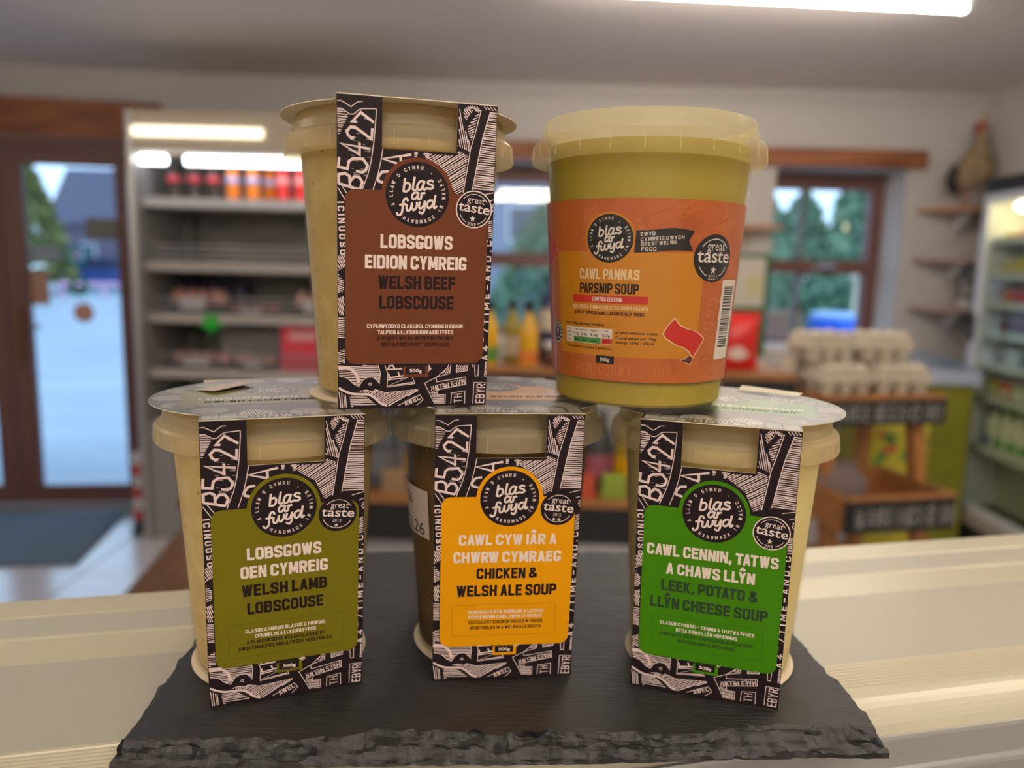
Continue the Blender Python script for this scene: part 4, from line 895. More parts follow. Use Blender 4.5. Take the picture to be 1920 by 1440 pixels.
def art():
    """road-map style pen drawing shared by the four sleeves -> pale polygons in panel millimetres"""
    rn = random.Random(4); P = []
    L = lambda pts, w, sp=False: P.extend(ribbon(spline(pts) if sp else pts, w, cap=0))
    T = 1.05
    for p in ([(14.3, 9.6), (9.2, 6.2), (5.9, 9.8), (7.6, 9.8)], [(8.7, 17.6), (8.8, 22.1), (1.7, 18.3), (13.1, 19.7)], [(.9, 23.4), (.6, 27.2), (4.1, 27.7), (4.6, 24.9), (6.2, 23.7), (10.1, 23.6), (11.9, 26), (11.1, 28.1), (9.8, 28.8), (7.4, 28.4)],
              [(13.7, 11.8), (13.4, 16), (10.6, 14.1), (7.2, 12), (5.3, 11.9), (3.8, 13.5), (4.4, 15), (5.7, 16.1), (6.7, 15.7)], [(.7, 33.5), (8.9, 35.5)], [(.7, 33.5), (.7, 30), (3.2, 29.5), (4.9, 30.5), (5.1, 34.4)], [(5.2, 32.3), (6.8, 30.5), (8.8, 30.8), (9.9, 32.6), (8.9, 35.5)],
              [(29.2, 20.8), (17.7, 23.1), (25.2, 25)], [(24.9, 21.8), (25.1, 25)], [(20.5, 20), (29.2, 19.5)], [(20.3, 27.8), (17.6, 28.2), (16, 30.3), (16.3, 31.8), (19.2, 32.6)]): L(p, T)
    for p in ([(.3, 2.5), (1.8, 2.4), (3.5, 3.3), (5.5, 4.4), (6.8, 3.3), (8.2, 2.3), (9.9, 2.1)], [(.2, 5.3), (1.9, 5.2), (3.5, 6.2), (5, 7.1), (6.6, 7), (8.3, 5.4), (9.7, 4.8), (15.1, 4.4), (15.2, 5.9), (14.4, 16.3), (13.4, 23.7), (12.1, 29.3), (10.5, 33.6), (9.3, 36.9)], [(17.9, 19.3), (17, 24.5), (16, 29.1), (14.6, 33.6), (13.5, 36.9)],
              [(57.2, 1.7), (55.4, 9.5), (53.3, 17.3), (52.1, 25.9), (50.8, 34.7)], [(61, 2.3), (59.8, 6.6), (58.1, 13), (56.5, 22), (54.6, 33.4)], [(58.9, 35.2), (63.8, 34)], [(61.8, 37.7), (63.8, 36.9)], [(.3, 35), (3.4, 40)], [(2.0, 34.5), (4.8, 38.5)]): L(p, .34)
    for h, a, sp, w in (([(.2, 5.3), (1.9, 5.2), (4.5, 7.6), (.4, 15.9)], 2, .85, .38), ([(61, 2.1), (63.8, 2.1), (63.8, 33.1), (55, 33.4), (56.2, 23.8), (58.4, 12.1)], 3, .82, .42), ([(47.4, 1.8), (48.6, 2.1), (49.4, 6.5), (53.2, 15.5), (52.7, 18.1), (48.1, 16.4)], 78, .8, .38),
                        ([(51.6, 9.1), (55.1, 3.6), (56.6, 1.9), (53.6, 14.2)], -25, .85, .4), ([(49.6, 2.3), (53.8, 2.1), (50.9, 6.5)], 45, .8, .38), ([(38, 20.2), (47.6, 20.2), (48.3, 18.1), (52.4, 19.8), (50.6, 34.7), (47.7, 36), (43.8, 27.6), (38.2, 23.7), (33, 19.6)], -33, .82, .42),
                        ([(62.9, 39.3), (63.8, 38.4), (63.8, 42.4), (62.9, 41.5)], 60, .7, .35), ([(62.2, 45.6), (63.8, 45.4), (63.8, 53.3), (62, 52.8)], -12, .8, .4), ([(30.4, 19.6), (31.8, 19.6), (31.5, 22), (30.4, 22)], 0, .8, .5), ([(34.9, 19.6), (36.6, 19.6), (36, 22.6), (34.9, 22.6)], 0, .8, .5),
                        ([(.2, 107.2), (16.6, 107.1), (17.6, 110.4), (17.2, 115.4), (16.4, 113.9), (14.6, 112.3), (12.3, 112.3), (10.3, 113.5), (8.6, 116.2), (6.6, 115.2), (3.9, 112.5), (.6, 111.6)], 3, .75, .36), ([(9, 118.3), (11.7, 117.8), (14.4, 118.6), (15.4, 117.7), (19.9, 119.2), (33.7, 117.9), (33.8, 118.5), (21.1, 125.1), (19.3, 124.3), (15.1, 120.5), (12.4, 119.4)], -30, .7, .36),
                        ([(4.7, 120.4), (10.7, 120.1), (15.9, 124.3), (5.4, 125)], 1, .75, .36), ([(.3, 118.2), (3.3, 120), (4, 125.3), (.4, 125.2)], 85, .8, .38), ([(43, 111.2), (47.2, 108.4), (47.6, 110.9)], -55, .7, .35), ([(50.3, 107.4), (50.3, 110.7), (55.1, 109.9), (55.4, 107.4)], -50, .75, .35),
                        ([(39.1, 119.4), (41.9, 119.5), (42, 120.6), (45.2, 120.6), (45.4, 124.8), (41.4, 124.7)], 5, .55, .3), ([(63.0, 106), (63.8, 106), (63.8, 112.7), (62.9, 112.5)], 2, .7, .35),
                        ([(.2, 62), (3.2, 60), (3.2, 66), (.2, 68)], 65, .75, .4), ([(.2, 69), (2.6, 72), (2.6, 76), (.2, 77)], 20, .8, .4), ([(.2, 79), (2.6, 78), (2.6, 86), (.2, 86)], 75, .7, .36), ([(.2, 87), (2.8, 87), (2.8, 96), (.2, 96)], 3, .75, .38), ([(.2, 101), (2.8, 100), (3, 106), (.2, 106.5)], 15, .75, .36)):
        P.extend(hatch(h, a, sp, w, .12, rn))
    for k in range(30):      # scratchy marks behind the road number
        u = rn.uniform(3.5, 12.5); v = rn.uniform(8, 33)
        P.extend(ribbon([(u, v), (min(13.2, u+rn.uniform(.8, 2.2)), v+.15)], .14))
    for k in range(9):
        a = R(200+k*17.5); P.extend(ribbon([(53.6+1.3*math.cos(a), 2.6+1.3*math.sin(a)*.9), (53.6+3.6*math.cos(a), 2.9+2.7*math.sin(a))], .38))
    for k in range(5): L([(58.4+k*1.3, .3), (59.6+k*1.3, 1.6)], .35)
    L([(.2, 108.2), (3.8, 108.1), (6.2, 109.3), (7.9, 111.7), (8.6, 114.8)], 1.3, True); L([(.1, 116.5), (2.3, 117.9), (5.6, 119.3), (9, 119.6), (12.4, 119.8), (15.1, 121.2), (17.9, 123.8), (20.4, 124.9)], 1.0, True)
    P.extend(ribbon(disc2((13.3, 115.3), .55, 12), .3, True))
    for p in ([(.6, 111.6), (3.9, 112.5), (6.6, 115.2), (8.6, 116.2), (10.3, 113.5), (12.3, 112.3), (14.6, 112.3), (16.4, 113.9), (17.2, 115.4), (17.6, 110.4), (16.6, 107.1)], [(19.4, 107.2), (20.7, 110.7), (20.4, 116.7), (32.3, 115.4), (31.5, 113.3), (30.9, 111.9)], [(25.2, 125), (34.5, 120.4), (36, 122.6), (33.3, 125.1)],
              [(41.1, 124.7), (36.5, 115.3), (41.7, 112.7), (46.5, 108.4), (46.8, 107.2)], [(41.7, 112.7), (47.3, 111.1), (47.8, 107.3)], [(50.3, 107.4), (50.3, 110.7), (55.1, 109.9), (55.4, 107.4)], [(41.9, 118.4), (54.7, 116), (54.5, 112.8), (41.7, 114.8), (41.5, 113)], [(41.9, 118.4), (42.2, 120.6), (45.7, 120.6), (45.7, 124.6)],
              [(48.2, 124.6), (48.4, 119.9), (54.3, 119.1), (54.4, 124.8)], [(58.1, 124.8), (58.3, 115.3), (63.8, 115.6)], [(58.3, 107.4), (58.7, 112.4), (60, 112.4), (60.1, 107.4)], [(63.3, 106), (62.9, 112.5), (63.8, 112.6)], [(9, 118.3), (11.7, 117.8), (14.4, 118.6), (15.4, 117.7), (19.9, 119.2), (33.7, 117.9), (21.1, 125.1)], [(57.4, 107.2), (57.6, 108.5)]): L(p, .3)
    for p in ([(31.5, 114.9), (20.9, 116.2), (29, 112.7), (20.8, 113.5)], [(27.3, 111.8), (21.3, 112.7), (21.1, 110.9)], [(25.6, 111.8), (25, 110.1)], [(26.8, 108.7), (20.8, 109), (21.3, 107.5), (22.7, 107.3), (23.7, 108.8)]): L(p, .62)
    P.extend(stroke_text('MAES MELWR', 54.0, 38.6+30.9, 113.6, 2.9, .13, 166, .12)) if False else P.extend(stroke_text('MAES MELWR', 53.9, 53.9+15.2, 113.4, 2.5, .13, 167, .14))
    P.extend(stroke_text('TH', 53.2, 53.2+4.0, 124.2, 3.6, .11, -92, .2)); P.extend(stroke_text('EBYR', 63.2, 63.2+8.8, 124.8, 4.0, .13, -88, .14)); P.extend(stroke_text('AWEL', 28.4, 28.4+7.2, 125.4, 2.3, .17, -24, .14))
    P.extend(stroke_text('A47/TIME AND C', 63.6, 63.6+47, 104.5, 2.0, .2, -90, .3)) if False else P.extend(stroke_text('A47/TIME-AND.C', 63.95, 63.95+52, 105.5, 2.5, .2, -90.2, .35))
    P.extend(stroke_text('ICINUOSO', .1, .1+21, 40.5, 2.6, .2, 87, .3))
    P.extend(stroke_text('W', 37.8, 40.4, 110.4, 2.2, .2, -40, .2))
    return [p for p in P if all(0 <= q[0] <= SW and -.4 <= q[1] <= SL-.2 for q in p) and not any(17.4 < q[0] < 47.6 and q[1] < 19.2 for q in p)]
ART = art()
def emblem(c, r):
    """round maker's mark: returns disc outline and pale lettering polygons, scaled to radius r"""
    k = r/12.95; P = []
    raw = [([(27.4, 31.8), (26.8, 37)], 0), ([(27.2, 34.1), (28.5, 33.5), (29.4, 34.3), (29.1, 36), (28, 36.9), (26.8, 36.8)], 1), ([(31.3, 31.1), (30.6, 35.4), (31.1, 36.2), (32, 36)], 1), ([(34.8, 32.7), (33.5, 32.7), (32.5, 34.2), (32.4, 35.4), (33.2, 36.1), (34.2, 35.4), (34.9, 33.6)], 1), ([(35.3, 32.5), (34.7, 35), (35.2, 35.8), (36.1, 35.4)], 1),
           ([(38.9, 32.6), (37.9, 32.1), (36.8, 32.6), (36.9, 33.4), (38.5, 34), (38.8, 34.8), (37.9, 35.4), (36.1, 35.2)], 1), ([(32.6, 36.7), (31.3, 36.7), (30.4, 37.8), (30.6, 39.1), (31.6, 39.1), (32.5, 38)], 1), ([(33, 36.6), (32.6, 38.3), (33, 39.2), (33.8, 39)], 1), ([(34.3, 36.5), (33.9, 39.1)], 0), ([(34.1, 37.9), (34.6, 36.9), (35.6, 36.6)], 1),
           ([(28.7, 39.8), (28.2, 38.9), (27.2, 39.2), (26.7, 40.9), (26.4, 44), (25.7, 45.3), (24.7, 45.4), (24.2, 44.6)], 1), ([(25.3, 41.5), (27.9, 41.1)], 0), ([(28.3, 41.1), (28.2, 43), (28.8, 43.7), (29.8, 42.8), (30.4, 40.4)], 1), ([(30.4, 40.4), (30.3, 42.3), (31.1, 43.3), (32.2, 42), (32.4, 40.1)], 1), ([(33.6, 39.9), (33.2, 42), (34, 42.5), (35.1, 41.3), (35.6, 39.5)], 1), ([(35.6, 39.5), (35.4, 43), (34.5, 44.5), (33.3, 43.9)], 1),
           ([(38.9, 39.2), (37.6, 39.2), (36.6, 40.3), (36.7, 41.8), (37.5, 42.2), (38.5, 41.3), (39.2, 39.6)], 1), ([(39.9, 37.1), (39.3, 41.4), (39.8, 42.1), (40.5, 41.2)], 1)]
    for pts, sm in raw:
        ym = sum(y for x, y in pts)/len(pts); dy = -.45 if ym < 36.3 else .1 if ym < 39.25 and pts[0][0] < 36 and pts[0][1] < 38.5 else .4
        q = [(c[0]+(x-32.6)*k, c[1]+(y-37.6+dy)*k) for x, y in pts]; q = spline(q, 5) if sm else q
        P += ribbon(q, .88*k, cap=.12*k)
    P += circ_text('A LLAW O GYMRU', c, 10.75*k, 202.7, 80.8, 1.5*k, .17); P += circ_text('HANDMADE IN WALES', c, 10.75*k, 240.6, 393.7, 1.5*k, .17, True)
    P.append(disc2((c[0]+10.2*k*math.cos(R(57.5)), c[1]-10.2*k*math.sin(R(57.5))), .28*k, 8))
    return disc2(c, r, 56), P
def badge(c, r, year, stars, ring=False, tilt=7, ry=None, low=False):
    """round award mark"""
    P = []
    def Rr(x, y): a = R(tilt); return (c[0]+r*(x*math.cos(a)+y*math.sin(a)), c[1]+r*(x*math.sin(a)-y*math.cos(a))*((ry or r)/r))
    u, v = Rr(-.42, .33); P += font_text('great', u, u+.95*r, v, .50*r, 0.0, tilt)
    u, v = Rr(-.86, -.16); P += font_text('taste', u, u+1.74*r, v, .74*r, .010, tilt)
    a0 = Rr(-.24, -.46 if not low else -.88); P += font_text(year, a0[0], a0[0]+.46*r, a0[1], .26*r, 0, tilt)
    for k in range(stars): s_ = Rr((k-(stars-1)/2)*.3, -.66 if not low else -.50); P.append(star(s_, .12*r if not low else .17*r))
    k_ = (ry or r)/r
    for a_, b_ in ((35, 145), (205, 335)) if not low else ((35, 145), (205, 246), (294, 335)): P += ribbon([(x, c[1]+(y-c[1])*k_) for x, y in arc(c, r*.8, a_-tilt, b_-tilt)], .035*r)
    if ring: P += ribbon(disc2(c, r*.965, 48, (ry or r)*.965), .06*r, True)
    return disc2(c, r, 48, ry), P
INV_CUT = [(0, 0), (17.5, 0), (17.5, 19.2), (47.5, 19.2), (47.5, 0), (64, 0), (64, 126), (0, 126)]
def SURF_T(x, v, off): return (x/1000, -v/1000, H+(.4+off)/1000)      # lid panel: x right, v towards the front, mm from the axis
RD = 53.7
def disc_outline(n=64):
    a1 = math.asin(32/RD); pts = []
    for k in range(n+1): a = -math.pi/2+a1+(2*math.pi-2*a1)*k/n; pts.append((RD*math.cos(a), RD*math.sin(a)))
    return pts+[(-32, -54.6), (-17.5, -54.6)]+[(-17.5+35*.8571*i/8, -54.6-1.0*math.sin(math.pi*i/8)) for i in range(1, 8)]+[(12.5+5, -54.6)] if False else pts+[(-32, -54.8), (-15, -54.9), (0, -55.4), (15, -54.9), (32, -54.8)]
def clip_disc(polys, r=RD-.3): return [p for p in polys if all(math.hypot(q[0], q[1]) < r for q in p) or all(abs(q[0]) < 31.6 and 30 < q[1] < 54.4 for q in p)]
def sleeve_tub(name, lab, x, y, z, th, soup_m, pcol, pname, titles, desc, darkm, em_c, bd, tagv, panel_v, top_txt, topz=0.0, br=.0406):
    e = tub_base(name, lab, x, y, z+.0005, th, soup_m)
    M_p = mat(pname+'_print', pcol, .55, spec=.18); M_pg = mat(pname+'_gloss_print', pcol, .34, spec=.9, coat=.8); M_line = mat(pname+'_line', tuple(c*.45 for c in pcol), .6)
    # folded card: front, back, top disc, base disc
    b = MB()
    def slab(u0, u1, v0, v1, n=1):
        v = []; f = []
        us = [u0+(u1-u0)*i/n for i in range(n+1)]
        for off in (-.42, -.02):
            for vv in (v0, v1): v += [SURF_F(u, vv, off) for u in us]
        m = n+1
        for i in range(n): f += [(i, i+1, m+i+1, m+i), (2*m+i, 3*m+i, 3*m+i+1, 2*m+i+1), (i, 2*m+i, 2*m+i+1, i+1), (m+i, m+i+1, 3*m+i+1, 3*m+i)]
        f += [(0, m, 3*m, 2*m), (n, 2*m+n, 3*m+n, m+n)]
        b.add(v, f)
    slab(0, 17.5, 0, 19.2); slab(47.5, 64, 0, 19.2); slab(0, 64, 19.2, 126)
    dz = H+topz
    b.prism([(u/1000, w/1000) for u, w in disc_outline()], dz, dz+.00040)
    bk = [(-.032, .0538), (.032, .0538), (.032, .0543), (-.032, .0543)]
    b.add([(-.032, .0546, H), (.032, .0546, H), (.032, .0442, .0), (-.032, .0442, .0), (-.032, .0550, H), (.032, .0550, H), (.032, .0446, 0), (-.032, .0446, 0)], [(0, 1, 2, 3), (7, 6, 5, 4), (0, 4, 5, 1), (1, 5, 6, 2), (2, 6, 7, 3), (3, 7, 4, 0)])
    b.lathe([(br-.0004, -.0003), (br, .0004), (br-.0004, .0005)], 64); b.prism([(-.0315, -.0425), (.0315, -.0425), (.032, .0442), (-.032, .0442)], -.0003, .0002)
    sl = b.build('sleeve', M_card, e); sl['label'] = 'cream card sleeve printed on its outer face'
    S = SURF_F
    decal('front_print', [[(0, 0), (17.5, 0), (17.5, 19.2), (0, 19.2)], [(47.5, 0), (64, 0), (64, 19.2), (47.5, 19.2)]]+[[(u, 19.2), (u+8, 19.2), (u+8, 126), (u, 126)] for u in range(0, 64, 8)], S, .0, M_ink, sl)
    decal('map_drawing', ART, S, .03, M_pinkw, sl)
    pv0, pv1 = panel_v; ec = em_c
    # coloured panel split so it follows the slight curl
    pn = [rrect(3.1, pv0, 61.8, pv1, 4.2), disc2(ec, 14.6, 56), rrect(27.2, tagv-3.4, 38.0, tagv+1.25, .5)]
    decal('colour_panel', pn, S, .06, M_p, sl, True)['label'] = pname+' panel'
    d, P = emblem(ec, 12.95); decal('maker_emblem', [d], S, .09, M_ink, sl); decal('emblem_lettering', P, S, .12, M_title, sl)
    d, P = badge(bd[0], bd[1], bd[2], bd[3], bd[4], low=bd[5]); decal('award_badge', [d], S, .10, M_ink, sl); decal('badge_lettering', P, S, .13, M_title, sl)
    for nm_, rows, sw_, gp_ in (('title', titles, .218, .085), ('description', desc, .195, .12)):
        lt = []; dk = []
        for t, u0, u1, vb, cap, dark in rows: (dk if dark else lt).extend(stroke_text(t, u0, u1, vb, cap, sw_, 0, gp_))
        decal(nm_+'_white_lettering', lt, S, .09, M_title, sl); decal(nm_+'_dark_lettering', dk, S, .09, darkm, sl)
    bv = desc[0][3]-4.3
    decal('text_border', ribbon(rrect(8.5, bv, 55.3, bv+15.2, 1.0), .16, True), S, .08, M_line, sl)
    decal('weight_tag', [rrect(28.2, tagv-3.3, 36.6, tagv, .3)], S, .09, M_ink, sl); decal('weight_lettering', font_text('500g', 29.9, 35.2, tagv-.95, 2.05, .03), S, .12, M_title, sl)
    # lid panel print
    T = lambda u, v, off: SURF_T(u, v, off+topz*1000)
    rn = random.Random(len(name)+len(lab)); ol = [(u, -w) for u, w in disc_outline()]
    decal('lid_print', [ol], T, .02, M_gloss_ink, sl)
    hp = []
    for k in range(14):
        a = 6.2832*k/14; c = (45*math.cos(a), 45*math.sin(a)); hp += hatch(disc2(c, 7.5, 10), rn.uniform(0, 180), 1.1, .5, .12, rn)
    for k in range(9): hp += hatch([(-31+k*7, 44), (-25+k*7, 43), (-25+k*7, 54), (-31+k*7, 54)], rn.uniform(-60, 60), 1.1, .5, .1, rn)
    hp += hatch([(-31, 47), (-14, 49), (-14, 54.4), (-31, 54.4)], 14, 1.0, .62, .2, rn)
    hp = [p for p in hp if not (-17 < p[0][0] < 10 and 46 < p[0][1] < 54) and not (abs(p[0][0]) < 41 and -24 < p[0][1] < 23)]
    hp += stroke_text('CONWY', -15, 8, 53.6, 5.2, .13, 0, .2)
    decal('lid_drawing', clip_disc(hp), T, .05, M_gloss_pale, sl)
    decal('lid_panel', [rrect(-40.6, -17, 40.6, 23, 2.5), disc2((-1, -13), 15, 40)], T, .07, M_pg, sl, True)
    d, P = emblem((-1, -13), 12.5); decal('lid_emblem', [d], T, .10, M_gloss_ink, sl); decal('lid_emblem_lettering', P, T, .13, M_gloss_pale, sl)
    d, P = badge((32, -20), 10.2, bd[2], bd[3], True); decal('lid_badge', [d], T, .10, M_gloss_ink, sl); decal('lid_badge_lettering', P, T, .13, M_gloss_pale, sl)
    decal('lid_title', stroke_text(top_txt[0], -33, 35, 9, 4.6, .19), T, .10, M_gloss_pale, sl)
    decal('lid_subtitle', stroke_text(top_txt[1], -31, 33, 16, 3.6, .19), T, .10, darkm, sl)
    return e, sl
def soup_mat(name, c1, c2, c3, sc, sss=.0):
    m = mat(name, c1, .4, spec=.4, sss=sss); nt = m.node_tree; b = nt.nodes['Principled BSDF']; tc = nt.nodes.new('ShaderNodeTexCoord')
    n = nt.nodes.new('ShaderNodeTexNoise'); n.inputs['Scale'].default_value = sc; n.inputs['Detail'].default_value = 6; nt.links.new(tc.outputs['Object'], n.inputs['Vector'])
    r = nt.nodes.new('ShaderNodeValToRGB'); el = r.color_ramp.elements; el[0].position = .36; el[1].position = .66; el[0].color = (*c1, 1); el[1].color = (*c2, 1)
    nt.links.new(n.outputs['Fac'], r.inputs[0])
    vo = nt.nodes.new('ShaderNodeTexVoronoi'); vo.inputs['Scale'].default_value = sc*1.9; nt.links.new(tc.outputs['Object'], vo.inputs['Vector'])
    r2 = nt.nodes.new('ShaderNodeValToRGB'); r2.color_ramp.elements[0].position = .06; r2.color_ramp.elements[1].position = .16; r2.color_ramp.elements[0].color = (1, 1, 1, 1); r2.color_ramp.elements[1].color = (0, 0, 0, 1); nt.links.new(vo.outputs['Distance'], r2.inputs[0])
    mx = nt.nodes.new('ShaderNodeMix'); mx.data_type = 'RGBA'; nt.links.new(r2.outputs[0], mx.inputs[0]); nt.links.new(r.outputs[0], mx.inputs[6]); mx.inputs[7].default_value = (*c3, 1)
    nt.links.new(mx.outputs[2], b.inputs['Base Color'])
    return m
S_lamb = soup_mat('lamb_broth', (.62, .45, .20), (.74, .58, .32), (.42, .27, .08), 70)
S_beef = soup_mat('beef_broth', (.50, .345, .12), (.60, .44, .18), (.34, .21, .07), 60)
S_chick = soup_mat('ale_broth', (.060, .026, .007), (.17, .068, .014), (.22, .11, .04), 45)
S_leek = soup_mat('leek_soup', (.80, .67, .33), (.86, .74, .40), (.80, .68, .34), 30, .2)
S_pars = soup_mat('parsnip_soup', (.43, .325, .012), (.48, .365, .016), (.40, .30, .015), 25, .15)
M_dgreen = mat('dark_green_ink', (.012, .045, .012), .6)
OL, BR, YE, GR = (.165, .143, .005), (.148, .043, .017), (.76, .325, .0), (.050, .205, .001)
sleeve_tub('soup_tub', 'soup tub with olive green Welsh lamb lobscouse sleeve, lower row by the door side', -.1098, .35242, 0, 20.74, S_lamb, OL, 'olive green',
    [('LOBSGOWS', 16.4, 46.1, 60.2, 5.5, 0), ('OEN CYMREIG', 13.7, 48.8, 68.3, 5.5, 0), ('WELSH LAMB', 14, 48.5, 76.5, 5.3, 1), ('LOBSCOUSE', 16, 46.9, 84.8, 5.4, 1)],
    [('CLASUR CYMREIG BLASUS O FRIWGIG', 15, 47.7, 93.3, 1.65, 0), ('OEN MELYS A LLYSIAU FFRES', 18.8, 43.8, 95.9, 1.65, 0), ('A FLAVOURSOME WELSH CLASSIC OF', 15.4, 47.6, 98.5, 1.65, 1), ('SWEET MINCED LAMB & FRESH VEGETABLES', 12.2, 50.6, 101.1, 1.65, 1)], M_dk, (31.4, 38.2), ((53, 43.0), 7.9, '2013', 1, False, False), 112.9, (37.3, 108.3), ('LOBSGOWS OEN CYMREIG', 'WELSH LAMB LOBSCOUSE'))
ch, chs = sleeve_tub('soup_tub', 'soup tub with bright yellow chicken and Welsh ale sleeve, middle of the lower row', -.0066, .37341, 0, 6.95, S_chick, YE, 'bright yellow',
    [('CAWL CYW IÂR A', 10.9, 54.2, 59.4, 5.0, 0), ('CHWRW CYMRAEG', 8.6, 56.5, 67.8, 5.2, 0), ('CHICKEN &', 19, 46.3, 75.7, 5.2, 1), ('WELSH ALE SOUP', 10.3, 55.1, 84.2, 5.5, 1)],
    [('TAMEIDIAU O GYW SUDDLON A LLYSIAU', 15.4, 49.8, 92.7, 1.6, 0), ('FFRES MEWN CAWL CWRW CYMRAEG', 16, 48.9, 95.2, 1.6, 0), ('SUCCULENT CHICKEN PIECES & FRESH', 15.8, 49.4, 97.8, 1.6, 1), ('VEGETABLES IN A WELSH ALE BROTH', 16.5, 48.8, 100.5, 1.6, 1)], M_dk, (32.7, 37.6), ((54.2, 42.6), 7.85, '2015', 2, False, False), 112.6, (36.8, 108.9), ('CAWL CYW IÂR A CHWRW CYMRAEG', 'CHICKEN & WELSH ALE SOUP'), .0005)
lk, lks = sleeve_tub('soup_tub', 'soup tub with vivid green leek, potato and cheese sleeve, right end of the lower row', .10067, .36016, 0, -16.62, S_leek, GR, 'vivid green',
    [('CAWL CENNIN, TATWS', 4.9, 59.2, 60.2, 5.2, 0), ('A CHAWS LLŶN', 13.5, 50.3, 68.6, 5.2, 0), ('LEEK, POTATO &', 11.8, 52.2, 76.7, 5.2, 1), ('LLŶN CHEESE SOUP', 7.3, 56.6, 85.1, 5.3, 1)],
    [('CLASUR CYMREIG – CENNIN A THATWS FFRES', 12.1, 51.8, 93, 1.65, 0), ('GYDA CAWS LLŶN HUFENNOG', 19, 45, 95.7, 1.65, 0), ('A WELSH CLASSIC – FRESH LEEK & POTATOES', 12, 51.4, 98.3, 1.65, 1), ('WITH CREAMY LLŶN CHEESE', 19.8, 44.3, 101, 1.65, 1)], M_dgreen, (32, 38.6), ((55.4, 44.4), 7.5, '2019', 1, True, True), 113.2, (37.6, 109.2), ('CAWL CENNIN, TATWS A CHAWS LLYN', 'LEEK, POTATO & CHEESE SOUP'))
ZU = H+.0010
sleeve_tub('soup_tub', 'soup tub with brown Welsh beef lobscouse sleeve, upper row on the left', -.05442, .36959, H+.0008, 16.0, S_beef, BR, 'chocolate brown',
    [('LOBSGOWS', 17.2, 46.9, 58.2, 5.7, 0), ('EIDION CYMREIG', 11, 53.1, 66.6, 5.6, 0), ('WELSH BEEF', 16.3, 48.5, 74.9, 5.6, 1), ('LOBSCOUSE', 16.8, 48, 83.2, 5.6, 1)],
    [('CYFARWYDDYD CLASUROL CYMREIG O EIDION', 11.9, 52.4, 91.3, 1.75, 0), ('TALPIOG A LLYSIAU GWRAIDD FFRES', 16.3, 48.3, 93.9, 1.75, 0), ('A HEARTY WELSH RECIPE OF CHUNKY', 15.9, 48.6, 96.5, 1.75, 1), ('BEEF & FRESH ROOT VEGETABLES', 17.6, 46.8, 99.1, 1.75, 1)], M_dk, (32, 36.4), ((55.6, 41.2), 7.7, '2019', 1, True, True), 111.3, (35.2, 106.6), ('LOBSGOWS EIDION CYMREIG', 'WELSH BEEF LOBSCOUSE'), 0.0, .0428)
# date sticker on the chicken cup
M_stick = mat('date_sticker', (.66, .55, .50), .6)
def SURF_C(deg, zmm, off): r = cup_r(zmm/1000)+off/1000; a = R(deg); return (r*math.sin(a), -r*math.cos(a), zmm/1000)
sv = [[(d, z) for d, z in ((a, 60.5), (a+5, 60.5), (a+5, 84), (a, 84))] for a in range(-96, -51, 5)]
ds = decal('date_sticker', sv, SURF_C, .25, M_stick, ch); ds['label'] = 'pale date sticker on the cup'
def sdeg(polys): return [[(q[0]/.75, -q[1]) for q in p] for p in polys]
tx = font_text('1126', -66, -52.5, -74.5, 7.5, .0)+ribbon([(-64, -71.4), (-42, -71.0)], .35)+font_text('12.26', -63, -41.5, -61.8, 8.5, .0)
decal('sticker_lettering', sdeg(tx), SURF_C, .32, M_dk, ds)
# price stickers on the lids
def lid_sticker(sl, pts, lab, m, dz=0.0):
    b = MB(); v = [(x/1000, y/1000, H+.0007+dz+q) for (x, y), q in pts]; b.add(v+[(p[0], p[1], p[2]+.0002) for p in v], [(0, 1, 2, 3), (7, 6, 5, 4), (0, 4, 5, 1), (1, 5, 6, 2), (2, 6, 7, 3), (3, 7, 4, 0)])
    o = b.build('price_sticker', m, sl); o['label'] = lab
lam = [o for o in COL.objects if o.name == 'sleeve'][0]
lid_sticker(lam, [((-35, 19), .0), ((-26.5, 9), .0008), ((-8.5, 30), .001), ((-16, 41), .0)], 'beige paper sticker on the lid', M_stick)
lid_sticker(lks, [((6, 40), .0006), ((35, 30), .0006), ((37.5, 35), .0016), ((8, 46), .0022)], 'white paper sticker lifting off the lid', mat('white_sticker', (.8, .74, .58), .5))

# ------------------------------------------------------------------ parsnip tub with wrap label
OX, OY = .05907, .36116
pt = tub_base('soup_tub', 'parsnip soup tub with orange wrap label and no card sleeve, upper row on the right', OX, OY, ZU, 0, S_pars, .114, M_lid2)
RW = 42.4; D2M = RW*math.pi/180
def SO(s, v, off):            # s: mm round the tub, v: mm down from the tub's base plane (negative = up)
    z = -v/1000; r = cup_r(z)+.00035+off/1000; a = s/RW; return (r*math.sin(a), -r*math.cos(a), z)
def dm(deg): return deg*D2M
def curved_fill(poly, step=1.4):
    out = []; x0 = min(p[0] for p in poly); x1 = max(p[0] for p in poly); n = max(1, int((x1-x0)/step+.5))
    def clip(P, xc, keep_right):
        Q = []
        for i in range(len(P)):
            a, b = P[i-1], P[i]; ia = (a[0] >= xc) == keep_right or a[0] == xc; ib = (b[0] >= xc) == keep_right or b[0] == xc
            if ia != ib: t = (xc-a[0])/(b[0]-a[0]); Q.append((xc, a[1]+(b[1]-a[1])*t))
            if ib: Q.append(b)
        return Q
    for i in range(n):
        q = clip(clip(poly, x0+(x1-x0)*i/n, True), x0+(x1-x0)*(i+1)/n, False) if n > 1 else poly
        r_ = [p for k, p in enumerate(q) if (p[0]-q[k-1][0])**2+(p[1]-q[k-1][1])**2 > 1e-8]
        if len(r_) > 2: out.append(r_)
    return out
